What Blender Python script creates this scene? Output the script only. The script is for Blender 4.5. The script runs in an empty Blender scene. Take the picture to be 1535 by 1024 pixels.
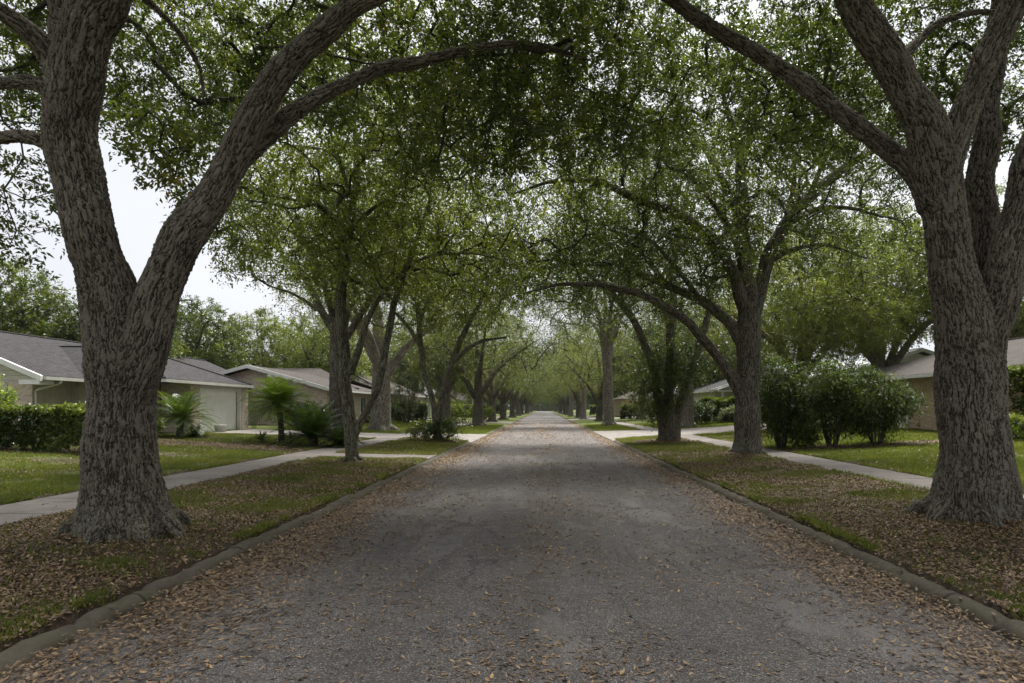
import bpy, math, time
import numpy as np
from mathutils import Vector
T0 = time.time()
rng = np.random.default_rng(7)
S = bpy.context.scene
COL = S.collection
F, CX, HY, CH = 960.0, 815.0, 612.0, 1.7     # lens in pixels of the 1535 px photograph, vanishing point, eye height

def P(px, py, Y): return np.array([(px-CX)*Y/F, Y, CH-(py-HY)*Y/F])

# ------------------------------------------------------------------ small numpy helpers
def unit(v): return v/np.maximum(np.linalg.norm(v, axis=-1, keepdims=True), 1e-9)
def _hash(i, j, k, s):
    h = (i*374761393 + j*668265263 + k*2147483647 + s*974634779) & 0xFFFFFFFF
    h = ((h ^ (h >> 13))*1274126177) & 0xFFFFFFFF
    return ((h ^ (h >> 16)) & 0xFFFF)/65535.0
def vnoise(p, s=0):
    p = np.asarray(p, float)
    if p.shape[-1] == 2: p = np.concatenate([p, np.zeros(p.shape[:-1]+(1,))], -1)
    f = np.floor(p); t = p-f; t = t*t*(3-2*t); f = f.astype(np.int64)
    r = 0
    for a in (0, 1):
        for b in (0, 1):
            for c in (0, 1):
                w = (t[..., 0] if a else 1-t[..., 0])*(t[..., 1] if b else 1-t[..., 1])*(t[..., 2] if c else 1-t[..., 2])
                r = r+w*_hash(f[..., 0]+a, f[..., 1]+b, f[..., 2]+c, s)
    return r
def fnoise(p, s=0): return .55*vnoise(p, s)+.3*vnoise(np.asarray(p)*2.1, s+1)+.15*vnoise(np.asarray(p)*4.3, s+2)
def smooth(a, b, x): t = np.clip((x-a)/(b-a), 0, 1); return t*t*(3-2*t)

class MB:
    """collects points and faces and builds one mesh object"""
    def __init__(s): s.v = []; s.f = []; s.n = 0; s.bark = []
    def add(s, v, f, bark=None):
        v = np.asarray(v, float).reshape(-1, 3)
        s.v.append(v); s.f += [tuple(int(i)+s.n for i in q) for q in f]; s.n += len(v)
        s.bark.append(np.asarray(bark) if bark is not None else np.zeros_like(v))
        return s
    def box(s, x0, y0, z0, x1, y1, z1):
        v = [(x, y, z) for z in (z0, z1) for y in (y0, y1) for x in (x0, x1)]
        return s.add(v, [(0, 2, 3, 1), (4, 5, 7, 6), (0, 1, 5, 4), (2, 6, 7, 3), (0, 4, 6, 2), (1, 3, 7, 5)])
    def slab(s, poly, th):
        """polygon (seen from above) thickened downward by th"""
        p = np.asarray(poly, float); n = len(p); q = p.copy(); q[:, 2] -= th
        f = [tuple(range(n)), tuple(range(2*n-1, n-1, -1))]+[(i, i+n, (i+1) % n+n, (i+1) % n) for i in range(n)]
        return s.add(np.vstack([p, q]), f)
    def tube(s, pts, r, sides=6, off=(0, 0, 0), cap=True):
        v, f, b = tube(pts, r, sides, off, cap)
        return s.add(v, f, b)
    def build(s, name, mat, parent=None, smooth_=False):
        return mesh_obj(name, np.vstack(s.v), s.f, mat, parent, smooth_, np.vstack(s.bark) if any(np.any(b) for b in s.bark) else None)

def resample(pts, rad, step):
    pts = np.asarray(pts, float); rad = np.asarray(rad, float)
    P4 = np.vstack([2*pts[0]-pts[1], pts, 2*pts[-1]-pts[-2]]); R4 = np.concatenate([[rad[0]], rad, [rad[-1]]])
    o, q = [], []
    for i in range(len(pts)-1):
        n = max(1, int(np.ceil(np.linalg.norm(pts[i+1]-pts[i])/step)))
        t = (np.arange(n)/n)[:, None]
        a, b, c, d = P4[i], P4[i+1], P4[i+2], P4[i+3]
        o.append(.5*(2*b+(c-a)*t+(2*a-5*b+4*c-d)*t*t+(3*b-a-3*c+d)*t**3))
        q.append(R4[i+1]+(R4[i+2]-R4[i+1])*t[:, 0])
    return np.vstack(o+[pts[-1:]]), np.concatenate(q+[rad[-1:]])
def frames(pts):
    t = unit(np.gradient(pts, axis=0))
    a = np.array([1., 0, 0]) if abs(t[0, 0]) < .8 else np.array([0, 1., 0])
    ns = []; n = a-t[0]*a.dot(t[0])
    for k in range(len(pts)):
        n = n-t[k]*n.dot(t[k]); n = n/max(np.linalg.norm(n), 1e-9); ns.append(n)
    n = np.array(ns)
    return t, n, np.cross(t, n)
def tube(pts, r, sides=6, off=(0, 0, 0), cap=True):
    pts = np.asarray(pts, float); m = len(pts); r = np.broadcast_to(np.asarray(r, float), (m,))
    t, n, b = frames(pts)
    a = np.arange(sides)*2*math.pi/sides
    ca, sa = np.cos(a)[None, :, None], np.sin(a)[None, :, None]
    ring = (n[:, None]*ca+b[:, None]*sa)*r[:, None, None]
    v = (pts[:, None]+ring).reshape(-1, 3)
    L = np.concatenate([[0], np.cumsum(np.linalg.norm(np.diff(pts, axis=0), axis=1))])
    bk = np.stack([np.broadcast_to(ca[..., 0]*r[:, None], (m, sides)), np.broadcast_to(sa[..., 0]*r[:, None], (m, sides)), np.broadcast_to(L[:, None], (m, sides))], -1).reshape(-1, 3)+np.asarray(off)
    i = np.arange(m-1)[:, None]*sides; j = np.arange(sides)[None]; k = (j+1) % sides
    f = np.stack([i+j, i+k, i+sides+k, i+sides+j], -1).reshape(-1, 4).tolist()
    if cap: f += [list(range(sides-1, -1, -1)), list(range((m-1)*sides, m*sides))]
    return v, f, bk

def mesh_obj(name, v, f, mat, parent=None, smooth_=False, bark=None, tone=None):
    me = bpy.data.meshes.new(name)
    v = np.asarray(v, np.float32)
    if parent is not None: v = v-np.array(parent_world(parent), np.float32)
    if isinstance(f, np.ndarray):
        nf, k = f.shape
        me.vertices.add(len(v)); me.vertices.foreach_set('co', v.ravel())
        me.loops.add(nf*k); me.loops.foreach_set('vertex_index', f.astype(np.int32).ravel())
        me.polygons.add(nf); me.polygons.foreach_set('loop_start', np.arange(0, nf*k, k, dtype=np.int32))
        me.polygons.foreach_set('loop_total', np.full(nf, k, np.int32)); me.update(calc_edges=True)
    else:
        me.from_pydata(v.tolist(), [], f); me.update()
    if bark is not None:
        a = me.attributes.new('bark', 'FLOAT_VECTOR', 'POINT'); a.data.foreach_set('vector', np.asarray(bark, np.float32).ravel())
    if tone is not None:
        a = me.attributes.new('tone', 'FLOAT', 'FACE'); a.data.foreach_set('value', np.asarray(tone, np.float32))
    if smooth_: me.polygons.foreach_set('use_smooth', np.ones(len(me.polygons), bool))
    me.materials.append(mat)
    o = bpy.data.objects.new(name, me); COL.objects.link(o)
    if parent is not None: o.parent = parent
    return o
def parent_world(o):
    l = Vector((0, 0, 0))
    while o is not None: l = l+o.location; o = o.parent
    return l
def tag(o, label=None, cat=None, group=None, kind=None):
    if label: o['label'] = label
    if cat: o['category'] = cat
    if group: o['group'] = group
    if kind: o['kind'] = kind
    return o
def empty(name, loc, label, cat, group=None):
    o = bpy.data.objects.new(name, None); COL.objects.link(o); o.location = [float(c) for c in loc]
    o.empty_display_size = .2
    return tag(o, label, cat, group)
def copy_tree(o, parent=None):
    c = o.copy(); COL.objects.link(c)
    if parent is not None: c.parent = parent
    for ch in [x for x in o.children]: copy_tree(ch, c)
    return c

# ------------------------------------------------------------------ materials
class NT:
    def __init__(s, name):
        s.m = bpy.data.materials.new(name); s.m.use_nodes = True; s.t = s.m.node_tree; s.t.nodes.clear()
        s.out = s.n('ShaderNodeOutputMaterial')
    def n(s, typ, **kw):
        x = s.t.nodes.new(typ)
        for k, v in kw.items():
            if k == 'op': x.operation = v
            else: setattr(x, k, v)
        return x
    def link(s, a, b): s.t.links.new(a, b)
    def set(s, sock, v):
        if isinstance(v, bpy.types.NodeSocket): s.link(v, sock)
        else: sock.default_value = v
    def math(s, op, a, b=0., c=0., clamp=False):
        x = s.n('ShaderNodeMath', op=op); x.use_clamp = clamp
        s.set(x.inputs[0], a); s.set(x.inputs[1], b); s.set(x.inputs[2], c); return x.outputs[0]
    def mix(s, fac, a, b):
        x = s.n('ShaderNodeMix', data_type='RGBA'); s.set(x.inputs[0], fac); s.set(x.inputs[6], rgba(a)); s.set(x.inputs[7], rgba(b)); return x.outputs[2]
    def noise(s, vec, scale, detail=4, rough=.55, out=0, dist=0):
        x = s.n('ShaderNodeTexNoise'); x.inputs['Scale'].default_value = scale; x.inputs['Detail'].default_value = detail; x.inputs['Roughness'].default_value = rough
        x.inputs['Distortion'].default_value = dist
        if vec is not None: s.link(vec, x.inputs['Vector'])
        return x.outputs[out]
    def voro(s, vec, scale, feature='F1', rand=1.0):
        x = s.n('ShaderNodeTexVoronoi', feature=feature); x.inputs['Scale'].default_value = scale; x.inputs['Randomness'].default_value = rand
        s.link(vec, x.inputs['Vector']); return x
    def ramp(s, fac, stops):
        x = s.n('ShaderNodeValToRGB'); s.link(fac, x.inputs[0]); e = x.color_ramp.elements
        while len(e) < len(stops): e.new(.5)
        for el, (p, c) in zip(e, stops): el.position = p; el.color = rgba(c)
        return x.outputs[0]
    def rng(s, v, a, b, c=0., d=1.):
        x = s.n('ShaderNodeMapRange'); s.set(x.inputs[0], v)
        for i, k in enumerate((a, b, c, d)): x.inputs[i+1].default_value = k
        return x.outputs[0]
    def vmul(s, vec, k):
        x = s.n('ShaderNodeVectorMath', op='MULTIPLY'); s.link(vec, x.inputs[0]); x.inputs[1].default_value = k; return x.outputs[0]
    def vadd(s, a, b):
        x = s.n('ShaderNodeVectorMath', op='ADD'); s.link(a, x.inputs[0]); s.set(x.inputs[1], b); return x.outputs[0]
    def obj(s): return s.n('ShaderNodeTexCoord').outputs['Object']
    def geo(s): return s.n('ShaderNodeNewGeometry').outputs['Position']
    def attr(s, name, vec=False): x = s.n('ShaderNodeAttribute'); x.attribute_name = name; return x.outputs['Vector' if vec else 'Fac']
    def bump(s, h, strength=.5, dist=.02):
        x = s.n('ShaderNodeBump'); x.inputs['Strength'].default_value = strength; x.inputs['Distance'].default_value = dist; s.link(h, x.inputs['Height']); return x.outputs[0]
    def bsdf(s, col, rough=.8, normal=None, spec=.3, final=True):
        x = s.n('ShaderNodeBsdfPrincipled'); s.set(x.inputs['Base Color'], rgba(col)); s.set(x.inputs['Roughness'], rough); x.inputs['Specular IOR Level'].default_value = spec
        if normal is not None: s.link(normal, x.inputs['Normal'])
        if final: s.link(x.outputs[0], s.out.inputs['Surface'])
        return x
def rgba(c):
    if isinstance(c, (tuple, list)) and len(c) == 3: return (*c, 1.)
    return c

def mat_plain(name, col, rough=.6, var=.12, scale=3., spec=.3, bump=0.):
    t = NT(name); o = t.geo(); n = t.noise(o, scale, 5, .65)
    d = tuple(c*(1-var*1.6) for c in col); l = tuple(min(1, c*(1+var)) for c in col)
    t.bsdf(t.ramp(n, [(.3, d), (.7, l)]), rough, t.bump(t.noise(o, 60, 3), bump, .004) if bump else None, spec); return t.m

def mat_leaf(name, stops, transl=.3, rough=.45, spec=.35, sat=None):
    t = NT(name); tone = t.attr('tone')
    inf = t.n('ShaderNodeObjectInfo').outputs['Random']
    f = t.math('ADD', tone, t.math('MULTIPLY', t.math('SUBTRACT', inf, .5), .18), clamp=True)
    col = t.ramp(f, stops)
    b = t.bsdf(col, rough, None, spec, final=False)
    tr = t.n('ShaderNodeBsdfTranslucent')
    tc = t.n('ShaderNodeMix', data_type='RGBA', blend_type='MULTIPLY'); tc.inputs[0].default_value = 1; t.link(col, tc.inputs[6]); tc.inputs[7].default_value = (1.7, 1.75, .66, 1)
    t.link(tc.outputs[2], tr.inputs[0])
    m = t.n('ShaderNodeMixShader'); m.inputs[0].default_value = transl
    t.link(b.outputs[0], m.inputs[1]); t.link(tr.outputs[0], m.inputs[2]); t.link(m.outputs[0], t.out.inputs['Surface'])
    return t.m

def mat_bark(name, scale=1., disp=0., tint=(1, 1, 1), moss=.5):
    t = NT(name); b = t.attr('bark', True)
    warp = t.vmul(t.noise(b, 6*scale, 4, .6, out=1), (.11/scale, .11/scale, .16/scale))
    w = t.vadd(b, warp)
    # interlacing ridges: folded noise stretched along the limb, broken across by a second pattern
    n1 = t.noise(t.vmul(w, (1, 1, .14)), 15*scale, 2, .5)
    ridge = t.rng(t.math('ABSOLUTE', t.math('SUBTRACT', n1, .5)), .005, .11)
    n2 = t.noise(t.vmul(w, (1, 1, .18)), 31*scale, 2, .5)
    ridge2 = t.rng(t.math('ABSOLUTE', t.math('SUBTRACT', n2, .5)), .0, .10)
    v = t.voro(t.vmul(w, (1, 1, .27)), 24*scale, 'DISTANCE_TO_EDGE').outputs['Distance']
    e = t.rng(v, .0, .30)
    fine = t.noise(b, 50*scale, 5, .75)
    h = t.math('ADD', t.math('ADD', t.math('MULTIPLY', ridge, .42), t.math('MULTIPLY', e, .26)), t.math('ADD', t.math('MULTIPLY', ridge2, .2), t.math('MULTIPLY', fine, .24)))
    big = t.noise(b, 1.3, 5, .65)
    plate = t.ramp(t.math('ADD', t.math('MULTIPLY', fine, .55), t.math('MULTIPLY', big, .5)), [(.36, (.135*tint[0], .117*tint[1], .098*tint[2])), (.56, (.195*tint[0], .175*tint[1], .150*tint[2])), (.74, (.30*tint[0], .278*tint[1], .245*tint[2]))])
    col = t.mix(t.rng(h, .34, .72), (.030*tint[0], .023*tint[1], .018*tint[2]), plate)
    lich = t.math('MULTIPLY', t.rng(t.noise(b, 10, 5, .75), .55, .66), t.rng(t.noise(b, .9, 3, .5), .44, .62))
    col = t.mix(t.math('MULTIPLY', t.math('MULTIPLY', lich, t.rng(h, .4, .7)), .7), col, (.30, .32, .27))
    z = t.n('ShaderNodeSeparateXYZ'); t.link(t.obj(), z.inputs[0])
    low = t.math('MULTIPLY', t.rng(z.outputs[2], 1.3, .0), t.rng(t.noise(b, 7, 5, .75), .40, .62))
    col = t.mix(t.math('MULTIPLY', t.math('MULTIPLY', low, t.rng(h, .3, .7, .25, 1)), moss), col, (.155, .165, .115))
    t.bsdf(col, .9, t.bump(h, .9 if not disp else .7, .03/scale if not disp else .016), .15)
    if disp:
        d = t.n('ShaderNodeDisplacement'); d.inputs['Midlevel'].default_value = .75; d.inputs['Scale'].default_value = disp
        t.link(h, d.inputs['Height']); t.link(d.outputs[0], t.out.inputs['Displacement']); t.m.displacement_method = 'DISPLACEMENT'
    return t.m

def mat_ground():
    t = NT('lawn and soil'); o = t.geo(); g = t.attr('green'); w = t.attr('worn')
    n1 = t.noise(o, 1.3, 6, .65); n2 = t.noise(o, 14, 5, .7); n3 = t.noise(o, 90, 3, .7)
    grass = t.ramp(t.math('ADD', t.math('MULTIPLY', n2, .6), t.math('MULTIPLY', n3, .4)), [(.3, (.058, .072, .022)), (.5, (.10, .122, .034)), (.7, (.165, .178, .058))])
    grass = t.mix(t.rng(n1, .45, .7), grass, (.11, .135, .04))
    soil = t.ramp(t.math('ADD', t.math('MULTIPLY', n2, .5), t.math('MULTIPLY', n3, .5)), [(.3, (.04, .030, .022)), (.55, (.095, .070, .052)), (.75, (.17, .125, .09))])
    k = t.math('SUBTRACT', t.math('ADD', g, t.math('MULTIPLY', t.math('SUBTRACT', n1, .5), 1.1)), t.math('MULTIPLY', t.math('SUBTRACT', n2, .5), .7))
    t.bsdf(t.mix(t.rng(k, .4, .6), soil, grass), .95, t.bump(t.math('ADD', n2, n3), .8, .04), .1)
    return t.m

def mat_asphalt():
    t = NT('worn asphalt'); o = t.geo()
    agg = t.voro(o, 105, 'F1'); c = agg.outputs['Color']; cd = t.n('ShaderNodeSeparateColor'); t.link(c, cd.inputs[0])
    stones = t.ramp(cd.outputs[0], [(0., (.042, .037, .034)), (.55, (.084, .075, .070)), (.86, (.140, .126, .117)), (1., (.27, .25, .23))])
    xyz = t.n('ShaderNodeSeparateXYZ'); t.link(o, xyz.inputs[0])
    st = t.noise(t.vmul(o, (1, .08, 1)), 2.2, 5, .6); bl = t.noise(o, .55, 6, .65); bl2 = t.noise(o, 5, 5, .7)
    f = t.math('ADD', t.math('MULTIPLY', st, .5), t.math('MULTIPLY', bl, .5))
    tone = t.ramp(f, [(.33, (.62, .60, .60)), (.5, (.95, .94, .95)), (.68, (1.35, 1.32, 1.32))])
    m = t.n('ShaderNodeMix', data_type='RGBA', blend_type='MULTIPLY'); m.inputs[0].default_value = 1; t.link(stones, m.inputs[6]); t.link(tone, m.inputs[7])
    col = m.outputs[2]
    cen = t.math('ABSOLUTE', t.math('ADD', xyz.outputs[0], t.math('MULTIPLY', t.math('SUBTRACT', st, .5), 1.2)))
    stain = t.math('MULTIPLY', t.rng(cen, .55, .1), t.rng(bl2, .35, .6))
    col = t.mix(t.math('MULTIPLY', stain, .5), col, (.06, .052, .045))
    dirt = t.math('MULTIPLY', t.rng(t.math('ABSOLUTE', xyz.outputs[0]), 2.5, 3.4), t.rng(bl2, .3, .6))
    col = t.mix(t.math('MULTIPLY', dirt, .55), col, (.12, .085, .06))
    far = t.math('MULTIPLY', t.rng(t.noise(t.vmul(o, (1, .35, 1)), .9, 5, .65), .54, .6), .5)
    col = t.mix(far, col, (.17, .158, .148))
    cr = t.voro(t.vadd(o, t.vmul(t.noise(o, 1.7, 4, .6, out=1), (1.1, 1.1, 0))), .33, 'DISTANCE_TO_EDGE').outputs['Distance']
    crack = t.math('MULTIPLY', t.rng(cr, .010, .002), t.rng(bl, .46, .56))
    col = t.mix(t.math('MULTIPLY', crack, .8), col, (.02, .018, .017))
    wet = t.rng(bl2, .3, .7, .62, .9)
    t.bsdf(col, wet, t.bump(t.math('ADD', agg.outputs['Distance'], t.math('MULTIPLY', bl2, .3)), .9, .006), .35)
    return t.m

def mat_concrete(name, base, joint=None, moss=.0, rough=.85):
    t = NT(name); o = t.geo(); xyz = t.n('ShaderNodeSeparateXYZ'); t.link(o, xyz.inputs[0])
    n1 = t.noise(o, 1.2, 6, .65); n2 = t.noise(o, 22, 5, .7); n3 = t.noise(o, 160, 2)
    f = t.math('ADD', t.math('MULTIPLY', n1, .55), t.math('MULTIPLY', n2, .45))
    col = t.ramp(f, [(.3, tuple(c*.55 for c in base)), (.5, base), (.7, tuple(min(1, c*1.3) for c in base))])
    st = t.rng(t.noise(o, 3.5, 6, .75), .52, .66)
    col = t.mix(t.math('MULTIPLY', st, .5), col, (.075, .062, .05))
    if moss: col = t.mix(t.math('MULTIPLY', t.rng(t.noise(o, 2.6, 6, .75), .42, .6), moss), col, (.062, .068, .030))
    h = t.math('ADD', n2, t.math('MULTIPLY', n3, .5))
    if joint:
        y = t.math('PINGPONG', xyz.outputs[1], joint/2)
        jw = t.rng(t.math('ADD', y, t.math('MULTIPLY', t.math('SUBTRACT', n2, .5), .03)), .022, .008)
        col = t.mix(jw, col, (.035, .032, .022)); h = t.math('SUBTRACT', h, t.math('MULTIPLY', jw, 2.))
    t.bsdf(col, rough, t.bump(h, .5, .012), .2); return t.m

def mat_brick(name, c1, c2, mortar):
    t = NT(name); o = t.geo(); xyz = t.n('ShaderNodeSeparateXYZ'); t.link(o, xyz.inputs[0])
    cv = t.n('ShaderNodeCombineXYZ'); t.link(t.math('ADD', xyz.outputs[0], xyz.outputs[1]), cv.inputs[0]); t.link(xyz.outputs[2], cv.inputs[1])
    b = t.n('ShaderNodeTexBrick'); t.link(cv.outputs[0], b.inputs[0])
    for k, v in (('Color1', c1), ('Color2', c2), ('Mortar', mortar)): b.inputs[k].default_value = rgba(v)
    b.inputs['Scale'].default_value = 1; b.inputs['Mortar Size'].default_value = .006; b.inputs['Brick Width'].default_value = .21; b.inputs['Row Height'].default_value = .072; b.inputs['Bias'].default_value = .0
    col = t.mix(t.rng(t.noise(cv.outputs[0], 7, 5, .7), .45, .7), b.outputs[0], tuple(c*.6 for c in c1))
    t.bsdf(col, .9, t.bump(t.math('SUBTRACT', t.noise(o, 40, 4), t.math('MULTIPLY', b.outputs[1], 1.5)), .6, .012), .15); return t.m

def mat_shingle(name, c1, c2, k=2.6):
    t = NT(name); o = t.geo(); xyz = t.n('ShaderNodeSeparateXYZ'); t.link(o, xyz.inputs[0])
    cv = t.n('ShaderNodeCombineXYZ'); t.link(t.math('ADD', xyz.outputs[0], xyz.outputs[1]), cv.inputs[0]); t.link(t.math('MULTIPLY', xyz.outputs[2], k), cv.inputs[1])
    b = t.n('ShaderNodeTexBrick'); t.link(cv.outputs[0], b.inputs[0])
    for kk, v in (('Color1', c1), ('Color2', c2), ('Mortar', tuple(c*.35 for c in c1))): b.inputs[kk].default_value = rgba(v)
    b.inputs['Scale'].default_value = 1; b.inputs['Mortar Size'].default_value = .016; b.inputs['Brick Width'].default_value = .28; b.inputs['Row Height'].default_value = .15
    n = t.noise(cv.outputs[0], 1.1, 6, .7); n2 = t.noise(cv.outputs[0], 9, 4, .7)
    col = t.mix(t.rng(n, .42, .7, 0, .6), b.outputs[0], tuple(c*.6 for c in c2))
    col = t.mix(t.rng(n2, .58, .72, 0, .6), col, tuple(min(1, c*1.7) for c in c2))
    t.bsdf(col, .9, t.bump(t.math('SUBTRACT', n2, b.outputs[1]), .7, .02), .2); return t.m

def mat_siding(name, c, vertical=True, pitch=.3):
    t = NT(name); o = t.geo(); xyz = t.n('ShaderNodeSeparateXYZ'); t.link(o, xyz.inputs[0])
    u = t.math('ADD', xyz.outputs[0], xyz.outputs[1]) if vertical else xyz.outputs[2]
    g = t.rng(t.math('PINGPONG', u, pitch/2), .012, .004)
    n = t.noise(o, 2.2, 6, .7)
    col = t.ramp(n, [(.3, tuple(x*.75 for x in c)), (.7, tuple(x*1.1 for x in c))])
    col = t.mix(t.math('MULTIPLY', g, .6), col, tuple(x*.4 for x in c))
    t.bsdf(col, .7, t.bump(t.math('MULTIPLY', g, -1.), .7, .015), .25); return t.m

def mat_glass():
    t = NT('window glass'); n = t.noise(t.geo(), 1.5, 3)
    t.bsdf(t.ramp(n, [(.3, (.018, .02, .022)), (.7, (.06, .065, .065))]), .08, None, .6); return t.m

M = {}
M['bark_near'] = mat_bark('furrowed oak bark', 1.6, .044, (.84, .81, .77), .6)
M['bark_mid'] = mat_bark('oak bark', 1.3, 0, (.92, .92, .86), .7)
M['bark_moss'] = mat_bark('mossy grey bark', 1.4, 0, (1.02, 1.08, .92), .9)
M['bark_pale'] = mat_bark('pale grey bark', 1.15, 0, (1.5, 1.5, 1.48), .2)
M['bark_twig'] = mat_bark('twig bark', 1.6, 0, (.62, .62, .62), 0)
OAK = [(0., (.026, .041, .012)), (.35, (.055, .078, .020)), (.7, (.104, .131, .034)), (.93, (.165, .175, .045)), (1., (.25, .19, .05))]
M['leaf_oak'] = mat_leaf('oak leaves', OAK, .42, .36, .55)
M['leaf_light'] = mat_leaf('lighter oak leaves', [(0., (.042, .060, .019)), (.4, (.094, .120, .032)), (.8, (.155, .175, .048)), (1., (.20, .19, .055))], .46, .38, .5)
M['leaf_dark'] = mat_leaf('glossy dark shrub leaves', [(0., (.016, .028, .010)), (.5, (.042, .066, .018)), (.85, (.095, .125, .032)), (1., (.15, .18, .045))], .34, .55, .22)
M['leaf_hedge'] = mat_leaf('hedge leaves', [(0., (.012, .026, .008)), (.5, (.04, .07, .016)), (.85, (.10, .14, .028)), (1., (.20, .23, .05))], .25, .38, .45)
M['leaf_palm'] = mat_leaf('palm fronds', [(0., (.055, .095, .020)), (.5, (.13, .195, .038)), (1., (.27, .31, .075))], .4, .4, .4)
M['leaf_cycad'] = mat_leaf('cycad fronds', [(0., (.022, .042, .014)), (.5, (.06, .095, .028)), (1., (.15, .19, .06))], .3, .35, .45)
M['leaf_gold'] = mat_leaf('yellow green leaves', [(0., (.06, .09, .018)), (.5, (.12, .16, .03)), (1., (.22, .24, .06))], .4, .45, .3)
M['leaf_pale'] = mat_leaf('pale grey green leaves', [(0., (.06, .075, .045)), (.5, (.12, .14, .09)), (1., (.2, .2, .15))], .35, .5, .3)
M['grass'] = mat_leaf('grass blades', [(0., (.058, .072, .020)), (.5, (.106, .126, .034)), (.85, (.165, .18, .054)), (1., (.30, .25, .12))], .45, .5, .25)
M['litter'] = mat_leaf('dead leaves', [(0., (.055, .038, .027)), (.35, (.155, .099, .058)), (.7, (.29, .188, .108)), (.9, (.44, .31, .19)), (1., (.46, .29, .09))], .12, .55, .3)
M['litter_road'] = mat_leaf('tan dead leaves', [(0., (.060, .042, .029)), (.4, (.16, .106, .064)), (.75, (.27, .185, .108)), (.93, (.40, .265, .13)), (1., (.52, .30, .09))], .12, .55, .3)
M['ground'] = mat_ground(); M['asphalt'] = mat_asphalt()
M['walk'] = mat_concrete('sidewalk concrete', (.19, .170, .152), 1.5)
M['drive'] = mat_concrete('driveway concrete', (.235, .212, .192), 3.1)
M['kerb'] = mat_concrete('mossy kerb concrete', (.092, .078, .060), 1.83, .35)
M['gutter_pan'] = mat_concrete('gutter concrete', (.17, .155, .14), 3.)
M['brick'] = mat_brick('pale pink brick', (.56, .44, .37), (.66, .55, .47), (.55, .52, .47))
M['brick_tan'] = mat_brick('tan brick', (.46, .33, .22), (.55, .41, .29), (.44, .40, .34))
M['shingle_grey'] = mat_shingle('grey shingles', (.034, .031, .032), (.062, .057, .059))
M['shingle_brown'] = mat_shingle('brown shingles', (.062, .052, .046), (.10, .087, .077))
M['roof_pale'] = mat_plain('pale metal roof', (.42, .43, .46), .5, .1, 1.5)
M['siding'] = mat_siding('grey green siding', (.60, .56, .46))
M['siding_pale'] = mat_siding('pale siding', (.62, .58, .50), False, .2)
M['white'] = mat_plain('white trim paint', (.70, .69, .66), .5, .07, 2)
M['cream'] = mat_plain('cream gutter paint', (.56, .56, .50), .5, .1, 2)
M['garage'] = mat_plain('garage door paint', (.86, .87, .82), .5, .06, 1.2)
M['glass'] = mat_glass()
M['dark'] = mat_plain('dark paint', (.04, .045, .04), .6)
M['marking'] = mat_plain('orange road paint', (.42, .20, .07), .8, .3, 12)
M['clay'] = mat_plain('pale plastic', (.55, .55, .50), .5, .1, 8)

# ------------------------------------------------------------------ terrain
TREES_AT = []       # (x, y, radius) of trunks, used by ground mounds and litter
RK, BK = 3.42, 3.66                          # kerb front and back
def ground_z(x, y):
    x = np.asarray(x, float); y = np.asarray(y, float); a = np.abs(x)
    left = x < 0
    z = np.where(a < BK-.08, -.10, np.interp(a, [BK-.08, BK-.03, 6.9, 8.25, 12, 16.5, 24, 60, 400], [-.1, .11, .20, .21, .38, .58, .75, .8, .8]))
    z = np.where(left, z, np.where(a > 8.25, np.interp(a, [8.25, 12, 16.5, 24, 60], [.21, .40, .72, .85, .9]), z))
    b = (a > BK)*smooth(BK, BK+.5, a)*(1-smooth(6.4, 6.9, a)*(1-smooth(8.25, 8.9, a)))
    z = z+b*(.07*(fnoise(np.stack([x*.55, y*.55], -1), 3)-.5)+.03*(vnoise(np.stack([x*2.3, y*2.3], -1), 9)-.5))
    for (tx, ty, tr) in TREES_AT:
        d = np.hypot(x-tx, y-ty); z = z+b*.15*tr*np.exp(-(d/(tr*2.2))**2)
    return z
def road_z(x): return .05*(1-(np.asarray(x)/3.5)**2)
def lerp_poly(pts):
    return pts
LDRIVE = [(-15.6, 30.0), (-8.3, 31.6), (-6.9, 32.2), (-4.7, 32.2), (-3.50, 30.6), (-3.50, 40.6), (-4.7, 38.8), (-6.9, 37.6), (-8.3, 36.6), (-15.6, 34.4)]
RDRIVE = [(3.50, 32.2), (4.8, 34.0), (6.9, 35.0), (8.3, 35.6), (19., 37.5), (19., 44.8), (8.3, 43.8), (6.9, 43.6), (4.8, 44.2), (3.50, 46.)]
LPATH = [(-6.9, 19.7), (-3.60, 20.0), (-3.60, 21.5), (-6.9, 21.2)]
L2DRIVE = [(-20, 68), (-8, 68), (-3.5, 66.5), (-3.5, 75), (-8, 73.5), (-20, 73.5)]
R2DRIVE = [(3.5, 84.5), (8, 86), (20, 86), (20, 92), (8, 92), (3.5, 93.5)]
def inpoly(x, y, poly, grow=0.):
    p = np.array(poly); c = p.mean(0)
    if grow: p = c+(p-c)*(1+grow/np.maximum(np.linalg.norm(p-c, axis=1, keepdims=True), .1))
    r = np.zeros(np.shape(x), bool); n = len(p)
    for i in range(n):
        (x0, y0), (x1, y1) = p[i], p[i-1]
        if y0 == y1: continue
        r ^= ((y0 > y) != (y1 > y)) & (x < (x1-x0)*(y-y0)/(y1-y0)+x0)
    return r
HOUSES = [(-25, -19.9, 25.3, 45), (-25, -15.8, 28, 34.9), (-25, -14.3, 42.5, 56), (17., 30, 2, 35.5)]
def walkable(x, y):
    """True where grass grows and leaves lie on open ground (no paving or house)"""
    a = np.abs(x)
    ok = (a > BK-.04) & ~((a > 6.88) & (a < 8.27))
    for q in (LDRIVE, RDRIVE, LPATH, L2DRIVE, R2DRIVE): ok &= ~inpoly(x, y, q)
    for (x0, x1, y0, y1) in HOUSES: ok &= ~((x > x0) & (x < x1) & (y > y0) & (y < y1))
    return ok
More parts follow.
